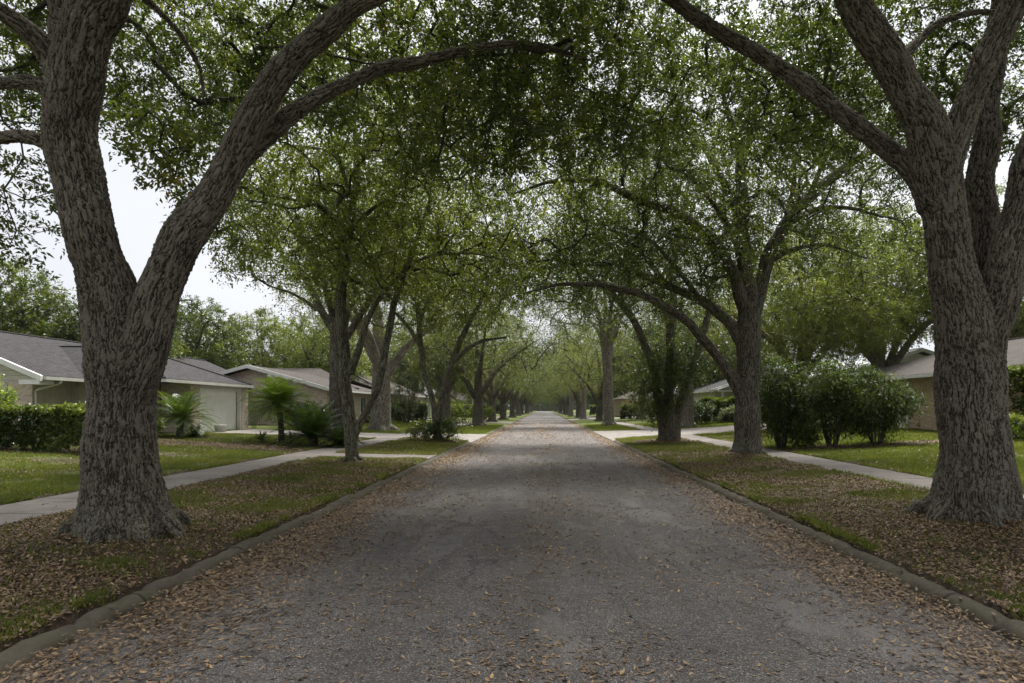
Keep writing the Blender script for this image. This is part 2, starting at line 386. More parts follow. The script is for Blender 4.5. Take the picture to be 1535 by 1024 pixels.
BEDS = [(-11.0, 23.3, 3.4, 1.5), (-8.9, 24.4, 1.6, 1.5), (-15.5, 24.2, 1.5, 1.0), (10.4, 22.6, 4.0, 1.0), (5.6, 29., 1.5, 1.3), (-5.1, 30., 1.2, .9), (-15, 18.3, 2.8, 1.0)]
def greenness(x, y):
    a = np.abs(x); left = x < 0
    verge = a < 7.0
    gl = np.interp(y, [6, 9, 13, 17, 22, 30], [.34, .38, .44, .52, .78, .93])
    gr = np.interp(y, [6, 9, 13, 18, 22, 23, 30], [.28, .33, .42, .40, .58, .92, .95])
    g = np.where(verge, np.where(left, gl, gr), np.where(left, .86, .95))
    for (bx, by, rx, ry) in BEDS:
        d = np.hypot((x-bx)/rx, (y-by)/ry); g = g-1.0*(1-smooth(.75, 1.15, d+.5*(vnoise(np.stack([x*1.3, y*1.3], -1), 5)-.5)))
    for (tx, ty, tr) in TREES_AT:
        d = np.hypot(x-tx, y-ty); g = g-.5*(1-smooth(tr*1.3, tr*2.6, d))
    e = np.minimum(np.abs(a-6.80), np.abs(a-8.36)); g = g-.75*(1-smooth(.07, .2, e+.12*(vnoise(np.stack([x*1.5, y*1.5], -1), 15)-.5)))
    g = g-.35*smooth(.56, .72, fnoise(np.stack([x*.35, y*.35], -1), 16))*(a > 8.3)
    return np.clip(g, 0, 1)

# ------------------------------------------------------------------ wood: limbs, growth, leaves
class Limb:
    def __init__(s, pts, rad, step=.16):
        s.p, s.r = resample(pts, rad, step)
        s.t, s.n, s.b = frames(s.p)
        s.L = np.concatenate([[0], np.cumsum(np.linalg.norm(np.diff(s.p, axis=0), axis=1))])
        s.off = rng.uniform(0, 40, 3)
KR = 1.
def pxlimb(seq, step=.16):
    l = pxl(seq, step)
    k = .35*np.minimum(l.r, .12)*np.clip(l.L/ .8, 0, 1)
    q = np.stack([vnoise(np.stack([l.L*1.6, l.L*0+l.off[0]], -1), s) for s in (1, 2, 3)], -1)-.5
    l.p = l.p+q*2*k[:, None]; l.r = l.r*(1+.16*(vnoise(np.stack([l.L*2.3, l.L*0+l.off[1]], -1), 4)-.5))
    l.t, l.n, l.b = frames(l.p)
    return l
def pxl(seq, step=.16):
    """list of (px, py, Y, radius in px)"""
    return Limb([P(a, b, Y) for a, b, Y, r in seq], [r*Y/F*KR*math.cos(math.atan((a-CX)/F)) for a, b, Y, r in seq], step)

def union_wood(name, limbs, voxel, mat, parent, iters=3):
    mb = MB()
    for l in limbs:
        r = np.maximum(l.r, voxel*1.15)
        mb.tube(l.p, r, 14)
    o = mb.build('tmp', mat, parent)
    m = o.modifiers.new('r', 'REMESH'); m.mode = 'VOXEL'; m.voxel_size = voxel
    m = o.modifiers.new('s', 'SMOOTH'); m.factor = .5; m.iterations = iters
    dg = bpy.context.evaluated_depsgraph_get()
    me = bpy.data.meshes.new_from_object(o.evaluated_get(dg))
    old = o.data; bpy.data.objects.remove(o); bpy.data.meshes.remove(old)
    n = len(me.vertices); v = np.empty(n*3, np.float32); me.vertices.foreach_get('co', v); v = v.reshape(-1, 3)+np.array(parent_world(parent), np.float32)
    bark = limb_coords(v, limbs)
    a = me.attributes.new('bark', 'FLOAT_VECTOR', 'POINT'); a.data.foreach_set('vector', bark.astype(np.float32).ravel())
    me.polygons.foreach_set('use_smooth', np.ones(len(me.polygons), bool))
    me.name = name; me.materials.clear(); me.materials.append(mat)
    o = bpy.data.objects.new(name, me); COL.objects.link(o); o.parent = parent
    return o
def limb_coords(v, limbs):
    p = np.vstack([l.p for l in limbs]).astype(np.float32); r = np.concatenate([l.r for l in limbs]).astype(np.float32)
    t = np.vstack([l.t for l in limbs]); nn = np.vstack([l.n for l in limbs]); b = np.vstack([l.b for l in limbs]); L = np.concatenate([l.L for l in limbs])
    off = np.vstack([np.repeat(l.off[None], len(l.p), 0) for l in limbs])
    out = np.empty((len(v), 3))
    for i in range(0, len(v), 20000):
        q = v[i:i+20000]
        d2 = (q**2).sum(1)[:, None]+(p**2).sum(1)[None]-2*q@p.T
        k = np.argmin(np.sqrt(np.maximum(d2, 0))-r[None], 1)
        w = q-p[k]
        out[i:i+20000] = np.stack([(w*nn[k]).sum(1), (w*b[k]).sum(1), L[k]+(w*t[k]).sum(1)], -1)+off[k]
    return out

def grow(limbs, att, seg=.35, rtip=.006, start=.35, jit=.05, lift=.15, droop=0., rmax=.06):
    """connect every leaf-cluster point to the wood; returns polylines, radii and the end direction of each"""
    pos = []; dr = []
    for l in limbs:
        k0 = int(len(l.p)*start) if l.r[0] > .12 else int(len(l.p)*.25)
        pos.append(l.p[k0::2]); dr.append(l.t[k0::2])
    pos = np.vstack(pos); dr = np.vstack(dr)
    par = [-1]*len(pos); base = len(pos)
    allp = [pos]; alld = [dr]
    N = len(att); bd = np.full(N, 1e9); bi = np.zeros(N, int); done = np.zeros(N, bool)
    def upd(q, d, i0):
        w = att[:, None]-q[None]; dist = np.linalg.norm(w, axis=2)
        cost = dist*(1.35-.45*(w*d[None]).sum(2)/np.maximum(dist, 1e-6))
        k = cost.argmin(1); c = cost[np.arange(N), k]; m = (c < bd) & ~done
        bd[m] = c[m]; bi[m] = i0+k[m]
    for i in range(0, len(pos), 200): upd(pos[i:i+200], dr[i:i+200], i)
    P_ = [x for x in pos]; D_ = [x for x in dr]; paths = []; ends = np.zeros((N, 3))
    for _ in range(N):
        k = int(np.where(done, 1e9, bd).argmin()); i = bi[k]; done[k] = True
        a, d0 = P_[i], D_[i]; tgt = att[k]; w = tgt-a; L = np.linalg.norm(w)
        if L < .05: ends[k] = d0; continue
        u = w/L
        c1 = a+L*.35*unit(d0*.55*max(0., d0.dot(u)+.25)+u+np.array([0, 0, lift])); c2 = tgt-L*.3*unit(u+np.array([0, 0, -droop])+rng.normal(0, .18, 3))
        m = max(2, int(L/seg)+1); t = (np.arange(1, m+1)/m)[:, None]
        q = (1-t)**3*a+3*(1-t)**2*t*c1+3*(1-t)*t*t*c2+t**3*tgt
        if m > 2: q[:-1] += rng.normal(0, jit, (m-1, 3))
        full = np.vstack([a[None], q]); dd = unit(np.diff(full, axis=0))
        i0 = len(P_); prev = i; idx = [i]
        for j in range(m):
            P_.append(q[j]); D_.append(dd[j]); par.append(prev); prev = i0+j; idx.append(prev)
        paths.append((full, idx)); ends[k] = dd[-1]
        upd(q, dd, i0)
    cnt = np.zeros(len(P_)); tips = [ix[-1] for _, ix in paths]
    for t_ in tips: cnt[t_] += 1
    for i in range(len(P_)-1, base-1, -1): cnt[par[i]] += cnt[i]
    res = []
    for full, ix in paths:
        c = cnt[ix].copy(); c[0] = c[1]
        res.append((full, np.minimum(rtip*np.maximum(c, 1)**.42, rmax)))
    return res, ends
def twig_mesh(paths, mat, parent, name='branch_sprays', minr=0., sides=5):
    V, Fc, B, n = [], [], [], 0
    for full, r in paths:
        if r[0] < minr: continue
        s = sides if r[0] > .02 else 4 if r[0] > .011 else 3
        v, f, b = tube(full, r, s, rng.uniform(0, 20, 3), False)
        V.append(v); Fc.append(np.array(f)+n); B.append(b); n += len(v)
    return mesh_obj(name, np.vstack(V), np.vstack(Fc), mat, parent, True, np.vstack(B))

def leaves(pts, dirs, per, size, spread=.42, twigs=7, wid=.36, droop=.25, tone_c=None, flat=.8):
    """leaf quads on short twigs that leave each cluster point; returns verts, faces, tone"""
    N = len(pts); k = twigs; m = max(1, per//k)
    td = unit(dirs[:, None]*.55+rng.normal(0, .62, (N, k, 3))+np.array([0, 0, .08]))
    tl = spread*rng.uniform(.55, 1.25, (N, k, 1))
    s = (np.arange(m)+rng.uniform(0, 1, (N, k, m)))/m
    base = pts[:, None, None]+td[:, :, None]*(tl[..., None]*s[..., None])
    base[..., 2] -= droop*(tl*s**2*.6)
    base = base+rng.normal(0, .02, base.shape)
    side = unit(np.cross(td[:, :, None], rng.normal(0, 1, (N, k, m, 3))))
    ax = unit(td[:, :, None]*.6+side*.75+np.array([0, 0, -droop*.5])+rng.normal(0, .15, side.shape)).reshape(-1, 3)
    up = unit(np.array([0, 0, flat])+rng.normal(0, .55, ax.shape))
    w = unit(np.cross(ax, up)); nrm = np.cross(w, ax)
    n = len(ax); L = size*rng.uniform(.7, 1.25, (n, 1)); b = base.reshape(-1, 3)
    W = L*wid*rng.uniform(.8, 1.2, (n, 1))
    fold = rng.uniform(.0, .16, (n, 1))*L
    v = np.stack([b, b+ax*L*.45+w*W*.5+nrm*fold, b+ax*L-nrm*fold*.6, b+ax*L*.5-w*W*.5+nrm*fold], 1).reshape(-1, 3)
    f = np.arange(n*4).reshape(-1, 4)
    tc = tone_c if tone_c is not None else rng.uniform(.25, .75, N)
    tone = np.clip(np.repeat(tc, k*m)+rng.normal(0, .17, n), 0, 1)
    return v, f, tone

def sample_blobs(blobs, n, gap_scale=.55, gap=.42, ok=None, shell=.35, seed=0, top=None):
    """random cluster points in a union of ellipsoids, thinner toward the middle and broken by noise gaps"""
    vol = np.array([b[3]*b[4]*b[5] for b in blobs]); out = []; got = 0
    while got < n:
        i = rng.choice(len(blobs), n*3, p=vol/vol.sum()); B = np.array(blobs)[i]
        d = unit(rng.normal(0, 1, (len(i), 3))); r = rng.uniform(0, 1, len(i))**(1/3.)
        keep = r > shell*rng.uniform(0, 1, len(i))
        q = B[:, :3]+d*r[:, None]*B[:, 3:6]
        nz = fnoise(q*gap_scale, 20+seed)
        keep &= nz > gap*rng.uniform(.75, 1.25, len(i))
        if ok is not None: keep &= ok(q)
        if top is not None: keep &= (q[:, 2] < top) | (rng.uniform(0, 1, len(q)) < .3)
        out.append(q[keep]); got += int(keep.sum())
        if len(out) > 60: break
    return np.vstack(out)[:n]

def make_tree(name, label, cat, base, limbs, att, per, size, leafmat, barkmat, voxel=None, group=None, rtip=.006, spread=.42,
              minr=0., tone=.5, lift=.15, droop=.25, twigs=7, start=.35, extra=None, wid=.36, seg=.35, rmax=.06):
    root = empty(name, base, label, cat, group)
    if voxel: union_wood('trunk', limbs, voxel, barkmat, root)
    else:
        mb = MB()
        for l in limbs: mb.tube(l.p, l.r, 10, l.off)
        mb.build('trunk', barkmat, root, True)
    paths, ends = grow(limbs, att, seg=seg, rtip=rtip, lift=lift, start=start, droop=droop, rmax=rmax)
    twig_mesh(paths, M['bark_twig'] if barkmat is not M['bark_pale'] else M['bark_mid'], root, minr=minr)
    ends = np.where(np.linalg.norm(ends, axis=1, keepdims=True) < .1, [[0, 0, 1.]], ends)
    tc = np.clip(tone+1.1*(fnoise(att*.8, 31)-.5)+rng.normal(0, .06, len(att)), 0, 1)
    v, f, tn = leaves(att, ends, per, size, spread, twigs, wid, droop, tc)
    if extra is not None:
        ve, fe, te = extra; f = np.vstack([f, fe+len(v)]); v = np.vstack([v, ve]); tn = np.concatenate([tn, te])
    mesh_obj('crown', v, f, leafmat, root, False, None, tn)
    return root
def roots(base, r0, n, reach, seed, h=.5):
    """buttress roots: short tapering limbs from the trunk foot into the ground"""
    g = np.random.default_rng(seed); out = []
    for i in range(n):
        a = 2*math.pi*(i+g.uniform(-.25, .25))/n; d = np.array([math.cos(a), math.sin(a), 0]); R = reach*g.uniform(.75, 1.2); hh = h*g.uniform(.7, 1.4)
        b = np.array(base)
        pts = [b+d*r0*.40+[0, 0, hh+.35], b+d*r0*.70+[0, 0, hh*.5], b+d*(r0+R*.3)+[0, 0, .06], b+d*(r0+R)+[0, 0, -.2]]
        out.append(Limb(pts, [r0*.24, r0*.26, r0*.18, r0*.06]))
    return out
EXPOSURE = 1.2
# ================================================================== the trees that stand nearest (positions of trunks first: the ground mounds up to them)
def foot(px, py, h=1.5): Y = F*h/(py-HY); return np.array([(px-CX)*Y/F, Y])
B_L1, B_R1 = foot(195, 803), foot(1458, 783)
B_L2, B_R2, B_R3, B_L3 = foot(528, 691), foot(1120, 682), foot(1000, 661), foot(657, 661)
for b, r in ((B_L1, .75), (B_R1, .85), (B_L2, .4), (B_R2, .6), (B_R3, .6), (B_L3, .4)): TREES_AT.append((b[0], b[1], r))
def gz(b): return float(ground_z(b[0], b[1]))

YL = B_L1[1]; zL = gz(B_L1); bL = (B_L1[0], YL, zL)
KR = .94
l1 = [pxlimb([(188, 832, YL, 106), (188, 800, YL, 88), (186, 768, YL, 73), (183, 725, YL, 63), (180, 660, YL, 58), (180, 600, YL, 58), (172, 520, YL, 54), (157, 440, YL, 49), (138, 365, YL, 46), (122, 275, YL, 45), (112, 200, YL, 45), (120, 120, YL, 50), (135, 50, YL, 46), (165, -30, YL+.1, 38), (200, -140, YL+.3, 30), (240, -300, YL+.8, 18)]),
      pxlimb([(186, 660, YL, 34), (194, 590, YL, 44), (210, 525, YL, 46), (232, 460, YL+.02, 42), (256, 405, YL+.05, 36), (282, 350, YL+.1, 34), (315, 300, YL+.15, 32), (345, 245, YL+.2, 28), (375, 180, YL+.25, 26), (410, 120, YL+.3, 24), (450, 75, YL+.3, 22), (510, 25, YL+.3, 19), (580, -15, YL+.3, 17), (680, -70, YL+.3, 12), (800, -110, YL+.4, 7)]),
      pxlimb([(318, 300, YL+.2, 22), (350, 255, YL+.35, 20), (400, 198, YL+.6, 17), (440, 165, YL+.8, 14.5), (490, 137, YL+1., 12.5), (560, 110, YL+1.3, 11), (620, 94, YL+1.6, 9.5), (690, 77, YL+1.9, 8), (760, 69, YL+2.2, 6.5), (820, 72, YL+2.5, 5), (880, 90, YL+2.8, 3)]),
      pxlimb([(105, 150, YL, 30), (75, 90, YL-.1, 24), (45, 50, YL-.2, 21), (5, 15, YL-.3, 18), (-60, -30, YL-.4, 14), (-160, -70, YL-.3, 9)]),
      pxlimb([(110, 130, YL+.2, 28), (95, 60, YL+.5, 26), (92, 0, YL+.7, 24), (80, -90, YL+1., 20), (40, -220, YL+1.4, 12)]),
      pxlimb([(105, 160, YL+.1, 22), (75, 136, YL+.2, 16), (40, 127, YL+.3, 14), (0, 126, YL+.4, 13), (-70, 130, YL+.6, 10), (-170, 110, YL+.8, 5)]),
      pxlimb([(100, 240, YL+.1, 22), (70, 215, YL+.2, 15), (40, 205, YL+.25, 14), (0, 206, YL+.3, 13), (-60, 215, YL+.5, 10), (-160, 200, YL+1, 5)]),
      pxlimb([(205, -20, YL+.3, 11), (235, 15, YL+.5, 6.5), (262, 40, YL+.6, 5.5), (285, 75, YL+.8, 5), (300, 105, YL+1, 4), (306, 150, YL+1.1, 3), (318, 185, YL+1.2, 2)])]
l1 += roots(bL, .50, 7, .34, 3, .42)
def okL1(q):
    x, y, z = q.T
    low = np.where(x < -2.6, .452, .38)+.05*(vnoise(q[:, :2]*.8, 77)-.5)
    return (z > 1.7+low*y) & ((y > 9.4+.8*(vnoise(q[:, [0, 2]]*.7, 12)-.5)) | (x < -7.5) | ((z > 1.7+.74*np.maximum(y, 0)) & (z > 6)))
attL1 = sample_blobs([(-4.2, 11.6, 8.9, 6.4, 4.4, 3.6), (-1.6, 11.4, 8.0, 4.2, 4.0, 2.8), (-9.0, 10.4, 8.2, 3.8, 4., 3.2), (-3.6, 5, 9.5, 5.8, 5., 2.6)], 2900, ok=okL1, gap=.38, shell=.2, top=11.)  # last blob: unseen crown overhead, added to shade the near road
hang = [(180, 175), (195, 190), (205, 215), (200, 232), (225, 225), (238, 240), (230, 205), (252, 235), (256, 255), (250, 275), (268, 222), (285, 215), (280, 240), (300, 205), (318, 190), (270, 302), (275, 312), (330, 205), (250, 190), (215, 180)]
left = [(10, 240), (35, 235), (60, 245), (20, 262), (50, 268), (80, 262), (5, 285), (40, 300), (8, 325), (25, 345), (55, 330), (75, 345), (12, 372), (40, 385), (70, 290), (85, 300), (-20, 310), (-10, 355)]
attL1 = np.vstack([attL1]+[P(a+rng.uniform(-5, 5), b+rng.uniform(-5, 5), YL+rng.uniform(.5, 1.6))[None] for a, b in hang+[(a+12, b-8) for a, b in hang]]+[P(a, b, YL+rng.uniform(1.2, 3))[None] for a, b in left])
make_tree('oak_tree', 'huge oak with two diverging stems and furrowed bark beside the hedged house', 'tree', bL, l1, attL1, 84, .080, M['leaf_oak'], M['bark_near'], .016, 'oaks arching over the street', rtip=.005, tone=.45, spread=.36, wid=.46, rmax=.04)

YR = B_R1[1]; zR = gz(B_R1); bR = (B_R1[0], YR, zR)
KR = .98
r1 = [pxlimb([(1462, 820, YR, 112), (1462, 785, YR, 90), (1461, 750, YR, 72), (1460, 705, YR, 62), (1458, 640, YR, 59), (1456, 570, YR, 59), (1446, 500, YR, 52), (1432, 440, YR, 42), (1424, 390, YR, 38), (1414, 310, YR, 37), (1404, 245, YR, 40), (1385, 190, YR, 34), (1358, 135, YR, 30), (1335, 85, YR, 29), (1308, 45, YR, 28), (1285, 0, YR, 27), (1255, -80, YR+.1, 22), (1210, -190, YR+.4, 14)]),
      pxlimb([(1408, 275, YR, 28), (1432, 205, YR, 26), (1454, 150, YR, 25), (1476, 100, YR, 25), (1500, 50, YR, 25), (1520, 0, YR, 24), (1545, -80, YR+.1, 20), (1600, -200, YR+.3, 11)]),
      pxlimb([(1400, 310, YR, 26), (1375, 268, YR+.15, 21), (1345, 238, YR+.3, 19), (1305, 205, YR+.5, 17), (1265, 175, YR+.7, 16), (1225, 142, YR+.9, 15), (1185, 112, YR+1.1, 14), (1140, 85, YR+1.3, 12.5), (1085, 55, YR+1.5, 12), (1045, 28, YR+1.6, 11), (1010, 0, YR+1.7, 10), (950, -45, YR+1.8, 8), (870, -90, YR+1.9, 5)]),
      pxlimb([(1468, 520, YR+.25, 32), (1474, 440, YR+.45, 28), (1474, 350, YR+.6, 27), (1474, 280, YR+.7, 25), (1480, 200, YR+.8, 22), (1490, 110, YR+1., 20), (1500, 0, YR+1.3, 16), (1510, -120, YR+1.8, 10)]),
      pxlimb([(1466, 590, YR, 38), (1480, 510, YR-.03, 36), (1500, 430, YR-.08, 33), (1522, 350, YR-.1, 32), (1545, 260, YR-.1, 31), (1575, 170, YR, 28), (1620, 60, YR+.2, 22), (1700, -80, YR+.4, 14)]),
      pxlimb([(1350, 90, YR+.1, 12), (1375, 62, YR+.4, 7.5), (1400, 40, YR+.6, 7), (1430, 26, YR+.8, 6.5), (1470, 18, YR+1., 5.5), (1510, 22, YR+1.2, 4)])]
r1 += roots(bR, .54, 7, .36, 8, .42)
def okR1(q):
    x, y, z = q.T
    low = .385+.06*(vnoise(q[:, :2]*.8, 70)-.5)+np.where(x < 1.2, -.02, .02)
    return (z > 1.7+low*y) & ((y > 10.1+.8*(vnoise(q[:, [0, 2]]*.7, 13)-.5)) | ((z > 1.7+.74*np.maximum(y, 0)) & (z > 6)))
attR1 = sample_blobs([(4.6, 12, 9.0, 6.2, 4.4, 3.8), (2.0, 12, 8.4, 4.0, 4., 3.0), (9., 12, 8.6, 4.2, 4.2, 3.6), (4, 5, 9.5, 5.8, 5., 2.6)], 2900, ok=okR1, gap=.38, shell=.2, seed=3, top=11.)  # last blob hangs overhead out of view, put in to darken the foreground
make_tree('oak_tree', 'massive oak with several stems leaning at the right edge over heaped leaf litter', 'tree', bR, r1, attR1, 84, .080, M['leaf_oak'], M['bark_near'], .016, 'oaks arching over the street', rtip=.005, tone=.42, spread=.36, wid=.46, rmax=.04)

def okmid(lo, xr=None):
    def f(q):
        x, y, z = q.T
        k = z > lo+.9*(vnoise(q[:, :2]*.6, 5)-.5)
        return k if xr is None else k & xr(q)
    return f
Y2 = B_L2[1]; b2 = (*B_L2, gz(B_L2))
KR = .68
l2 = [pxlimb([(528, 700, Y2, 20), (528, 685, Y2, 16), (525, 640, Y2, 14.5), (519, 590, Y2, 13.5), (515, 530, Y2, 13), (512, 460, Y2, 12), (519, 390, Y2, 11), (528, 320, Y2, 9.5), (535, 250, Y2, 8), (531, 190, Y2+.1, 6), (525, 140, Y2+.2, 4.5), (530, 70, Y2+.4, 2.5)]),
      pxlimb([(527, 672, Y2, 8), (535, 645, Y2, 9), (551, 612, Y2, 8.5), (566, 580, Y2+.1, 9), (578, 535, Y2+.3, 8.5), (586, 480, Y2+.5, 8), (600, 425, Y2+.6, 7), (625, 360, Y2+.8, 6), (645, 300, Y2+1, 5), (655, 240, Y2+1.2, 4.5), (680, 190, Y2+1.4, 3)]),
      pxlimb([(524, 560, Y2, 10), (537, 525, Y2-.1, 8), (552, 480, Y2-.3, 6.5), (575, 440, Y2-.5, 5.5), (608, 404, Y2-.8, 4.6), (645, 384, Y2-1.1, 4), (700, 380, Y2-1.4, 3.2), (760, 390, Y2-1.7, 2.5)]),
      pxlimb([(514, 500, Y2, 8), (495, 478, Y2+.2, 5.5), (470, 458, Y2+.4, 4.5), (438, 440, Y2+.7, 3.5), (400, 428, Y2+1, 2.5)]),
      pxlimb([(519, 385, Y2, 8), (503, 335, Y2-.1, 6), (480, 308, Y2-.2, 5), (440, 300, Y2-.4, 4), (398, 292, Y2-.6, 2.5)]),
      pxlimb([(530, 310, Y2, 7), (517, 265, Y2-.2, 5.5), (500, 232, Y2-.3, 5), (470, 222, Y2-.4, 4), (430, 218, Y2-.5, 2.5)]),
      pxlimb([(531, 340, Y2, 6.5), (556, 315, Y2-.2, 5), (590, 295, Y2-.5, 4), (640, 275, Y2-.8, 3), (690, 268, Y2-1, 2)]),
      pxlimb([(535, 250, Y2, 6), (560, 205, Y2-.2, 4), (590, 175, Y2-.4, 3), (630, 160, Y2-.6, 2)])]
l2 += roots(b2, .24, 6, .22, 2, .12)
def xg(q): return (q[:, 0] > -9.6+.35*(q[:, 2]-6)*0) & ~((q[:, 0] < -7.4) & (q[:, 2] < 5.0))
att2 = sample_blobs([(-5.4, 18.8, 8.8, 4.8, 5.0, 4.6), (-2.4, 18, 8.0, 4.4, 4.6, 3.6), (-6.8, 19, 6.6, 3.0, 3.6, 2.4), (-2.0, 17.3, 6.2, 2.3, 2., 1.2)], 2000, ok=okmid(4.9, xg), gap=.40, seed=5)
make_tree('oak_tree', 'slender mossy oak by the left pavement path with low branching stems', 'tree', b2, l2, att2, 56, .102, M['leaf_light'], M['bark_moss'], .028, 'oaks arching over the street', rtip=.007, spread=.48, tone=.52, wid=.44)

Y3 = B_R2[1]; b3 = (*B_R2, gz(B_R2))
KR = .88
r2 = [pxlimb([(1120, 694, Y3, 34), (1120, 675, Y3, 26), (1120, 640, Y3, 22.5), (1120, 580, Y3, 21), (1122, 520, Y3, 21), (1124, 470, Y3, 19), (1120, 420, Y3, 14), (1115, 370, Y3, 12), (1112, 300, Y3, 11), (1110, 230, Y3+.1, 9), (1114, 160, Y3+.2, 7), (1128, 95, Y3+.3, 5), (1135, 30, Y3+.4, 3)]),
      pxlimb([(1126, 490, Y3, 15), (1140, 430, Y3+.1, 13), (1155, 375, Y3+.1, 12.5), (1180, 330, Y3+.2, 11), (1212, 298, Y3+.3, 10), (1255, 258, Y3+.5, 8.5), (1305, 228, Y3+.7, 7), (1370, 205, Y3+1, 5), (1440, 195, Y3+1.3, 3)]),
      pxlimb([(1165, 360, Y3+.1, 8), (1195, 328, Y3-.2, 6), (1232, 312, Y3-.4, 5), (1280, 312, Y3-.6, 4), (1325, 326, Y3-.8, 2.5)]),
      pxlimb([(1118, 470, Y3, 13), (1098, 408, Y3-.3, 10.5), (1068, 360, Y3-.6, 9.5), (1025, 325, Y3-1, 8.5), (975, 305, Y3-1.4, 7.5), (935, 288, Y3-1.8, 6.5), (890, 272, Y3-2.1, 5), (830, 272, Y3-2.4, 3.5), (770, 290, Y3-2.6, 2)]),
      pxlimb([(1116, 370, Y3, 9), (1098, 300, Y3+.4, 7.5), (1070, 245, Y3+.8, 6.5), (1030, 195, Y3+1.2, 5.5), (970, 165, Y3+1.6, 4.5), (900, 152, Y3+2, 3)]),
      pxlimb([(1112, 510, Y3, 14), (1090, 480, Y3+.3, 9.5), (1050, 450, Y3+.6, 8.4), (1000, 426, Y3+1, 7.4), (950, 406, Y3+1.4, 6.4), (900, 396, Y3+1.8, 5.4), (850, 395, Y3+2.2, 4.6), (790, 402, Y3+2.6, 4.5), (730, 388, Y3+3, 3)]),
      pxlimb([(1116, 625, Y3, 12), (1106, 580, Y3-.1, 11), (1085, 545, Y3-.3, 9.2), (1055, 508, Y3-.6, 8.2), (1018, 474, Y3-.9, 7.4), (975, 448, Y3-1.2, 6.4), (930, 434, Y3-1.5, 6), (880, 426, Y3-1.8, 4.2), (830, 428, Y3-2, 2.8), (785, 440, Y3-2.1, 1.5)]),
      pxlimb([(1114, 260, Y3, 7), (1098, 195, Y3-.4, 5), (1085, 140, Y3-.6, 4), (1082, 90, Y3-.8, 3)]),
      pxlimb([(1117, 410, Y3, 7), (1096, 345, Y3-.4, 5), (1058, 292, Y3-.7, 4.2), (1010, 248, Y3-1, 3.4), (955, 225, Y3-1.2, 2)]),
      pxlimb([(1178, 335, Y3+.2, 6), (1190, 270, Y3+.5, 4.6), (1186, 200, Y3+.6, 3.6), (1172, 135, Y3+.7, 2)]),
      pxlimb([(1210, 300, Y3+.3, 5.5), (1242, 232, Y3-.1, 4.2), (1288, 172, Y3-.4, 3), (1330, 130, Y3-.6, 1.8)]),
      pxlimb([(1148, 395, Y3+.1, 6), (1188, 374, Y3+.5, 4.5), (1240, 368, Y3+.9, 3.4), (1300, 388, Y3+1.2, 2)]),
      pxlimb([(1050, 452, Y3+.6, 5.5), (1010, 395, Y3+.4, 4), (965, 355, Y3+.2, 3), (915, 335, Y3, 1.8)]),
      pxlimb([(1000, 430, Y3+1, 5), (955, 372, Y3+1.2, 3.6), (905, 340, Y3+1.4, 2.6), (855, 325, Y3+1.6, 1.6)]),
      pxlimb([(1112, 240, Y3, 6), (1135, 190, Y3-.4, 5), (1170, 140, Y3-.7, 4), (1220, 105, Y3-1, 3)])]
r2 += roots(b3, .40, 8, .34, 4, .15)
def xr2(q): return ~((q[:, 0] > 7.2) & (q[:, 2] < 5.6))
att3 = sample_blobs([(5.6, 20.5, 9.2, 5.2, 5.2, 4.6), (2.4, 20.3, 7.8, 4.6, 5.0, 3.2), (8.8, 21, 9.2, 3.6, 4.4, 3.2), (0.9, 19.0, 5.9, 2.6, 2.4, 1.3), (2.6, 20.5, 6.4, 2.4, 2.4, 1.2)], 2050, ok=okmid(4.9, xr2), gap=.40, seed=7)
make_tree('oak_tree', 'thick trunked oak right of the road sending long arching limbs across it', 'tree', b3, r2, att3, 56, .102, M['leaf_oak'], M['bark_mid'], .028, 'oaks arching over the street', rtip=.007, spread=.48, tone=.50, wid=.44)

Y4 = B_R3[1]; b4 = (*B_R3, gz(B_R3))
KR = 0.82
r3 = [pxlimb([(1004, 668, Y4, 17), (1004, 635, Y4, 15), (1002, 600, Y4, 9), (1003, 540, Y4, 8.5), (1008, 470, Y4, 8), (1010, 400, Y4, 7), (1020, 330, Y4+.3, 5), (1035, 260, Y4+.6, 3)]),
      pxlimb([(995, 668, Y4, 12), (993, 630, Y4, 10), (986, 590, Y4, 8.5), (975, 540, Y4, 7.5), (955, 490, Y4-.2, 7), (925, 448, Y4-.4, 6), (885, 410, Y4-.6, 4.5), (845, 385, Y4-.8, 3)]),
      pxlimb([(1010, 668, Y4, 12), (1014, 630, Y4, 10.5), (1026, 585, Y4, 9), (1043, 535, Y4, 8), (1058, 480, Y4+.2, 7), (1070, 420, Y4+.4, 5.5), (1085, 350, Y4+.6, 3.5)]),
      pxlimb([(1006, 500, Y4, 6), (985, 440, Y4+.4, 5), (950, 390, Y4+.8, 4), (900, 350, Y4+1.2, 2.5)])]
r3 += roots(b4, .32, 7, .3, 5, .15)
att4 = sample_blobs([(5.2, 29, 9.2, 5.4, 5.5, 4.2), (2.8, 29, 8.4, 4.4, 5, 3.4)], 1250, ok=okmid(5.1), gap=.40, seed=8)
low4 = sample_blobs([(5.2, 29.0, 2.9, 1.3, 1.1, 1.6), (4.7, 28.9, 2.0, .9, .9, .9), (6.0, 29.1, 3.8, 1.4, 1.1, 1.3)], 330, ok=lambda q: q[:, 2] > .7, gap=0.)
make_tree('oak_tree', 'oak of three fused stems with leafy sprouts round its foot by right driveway', 'tree', b4, r3, np.vstack([att4, low4]), 42, .118, M['leaf_oak'], M['bark_mid'], .03, 'oaks arching over the street', rtip=.008, spread=.55, tone=.42, start=.12)

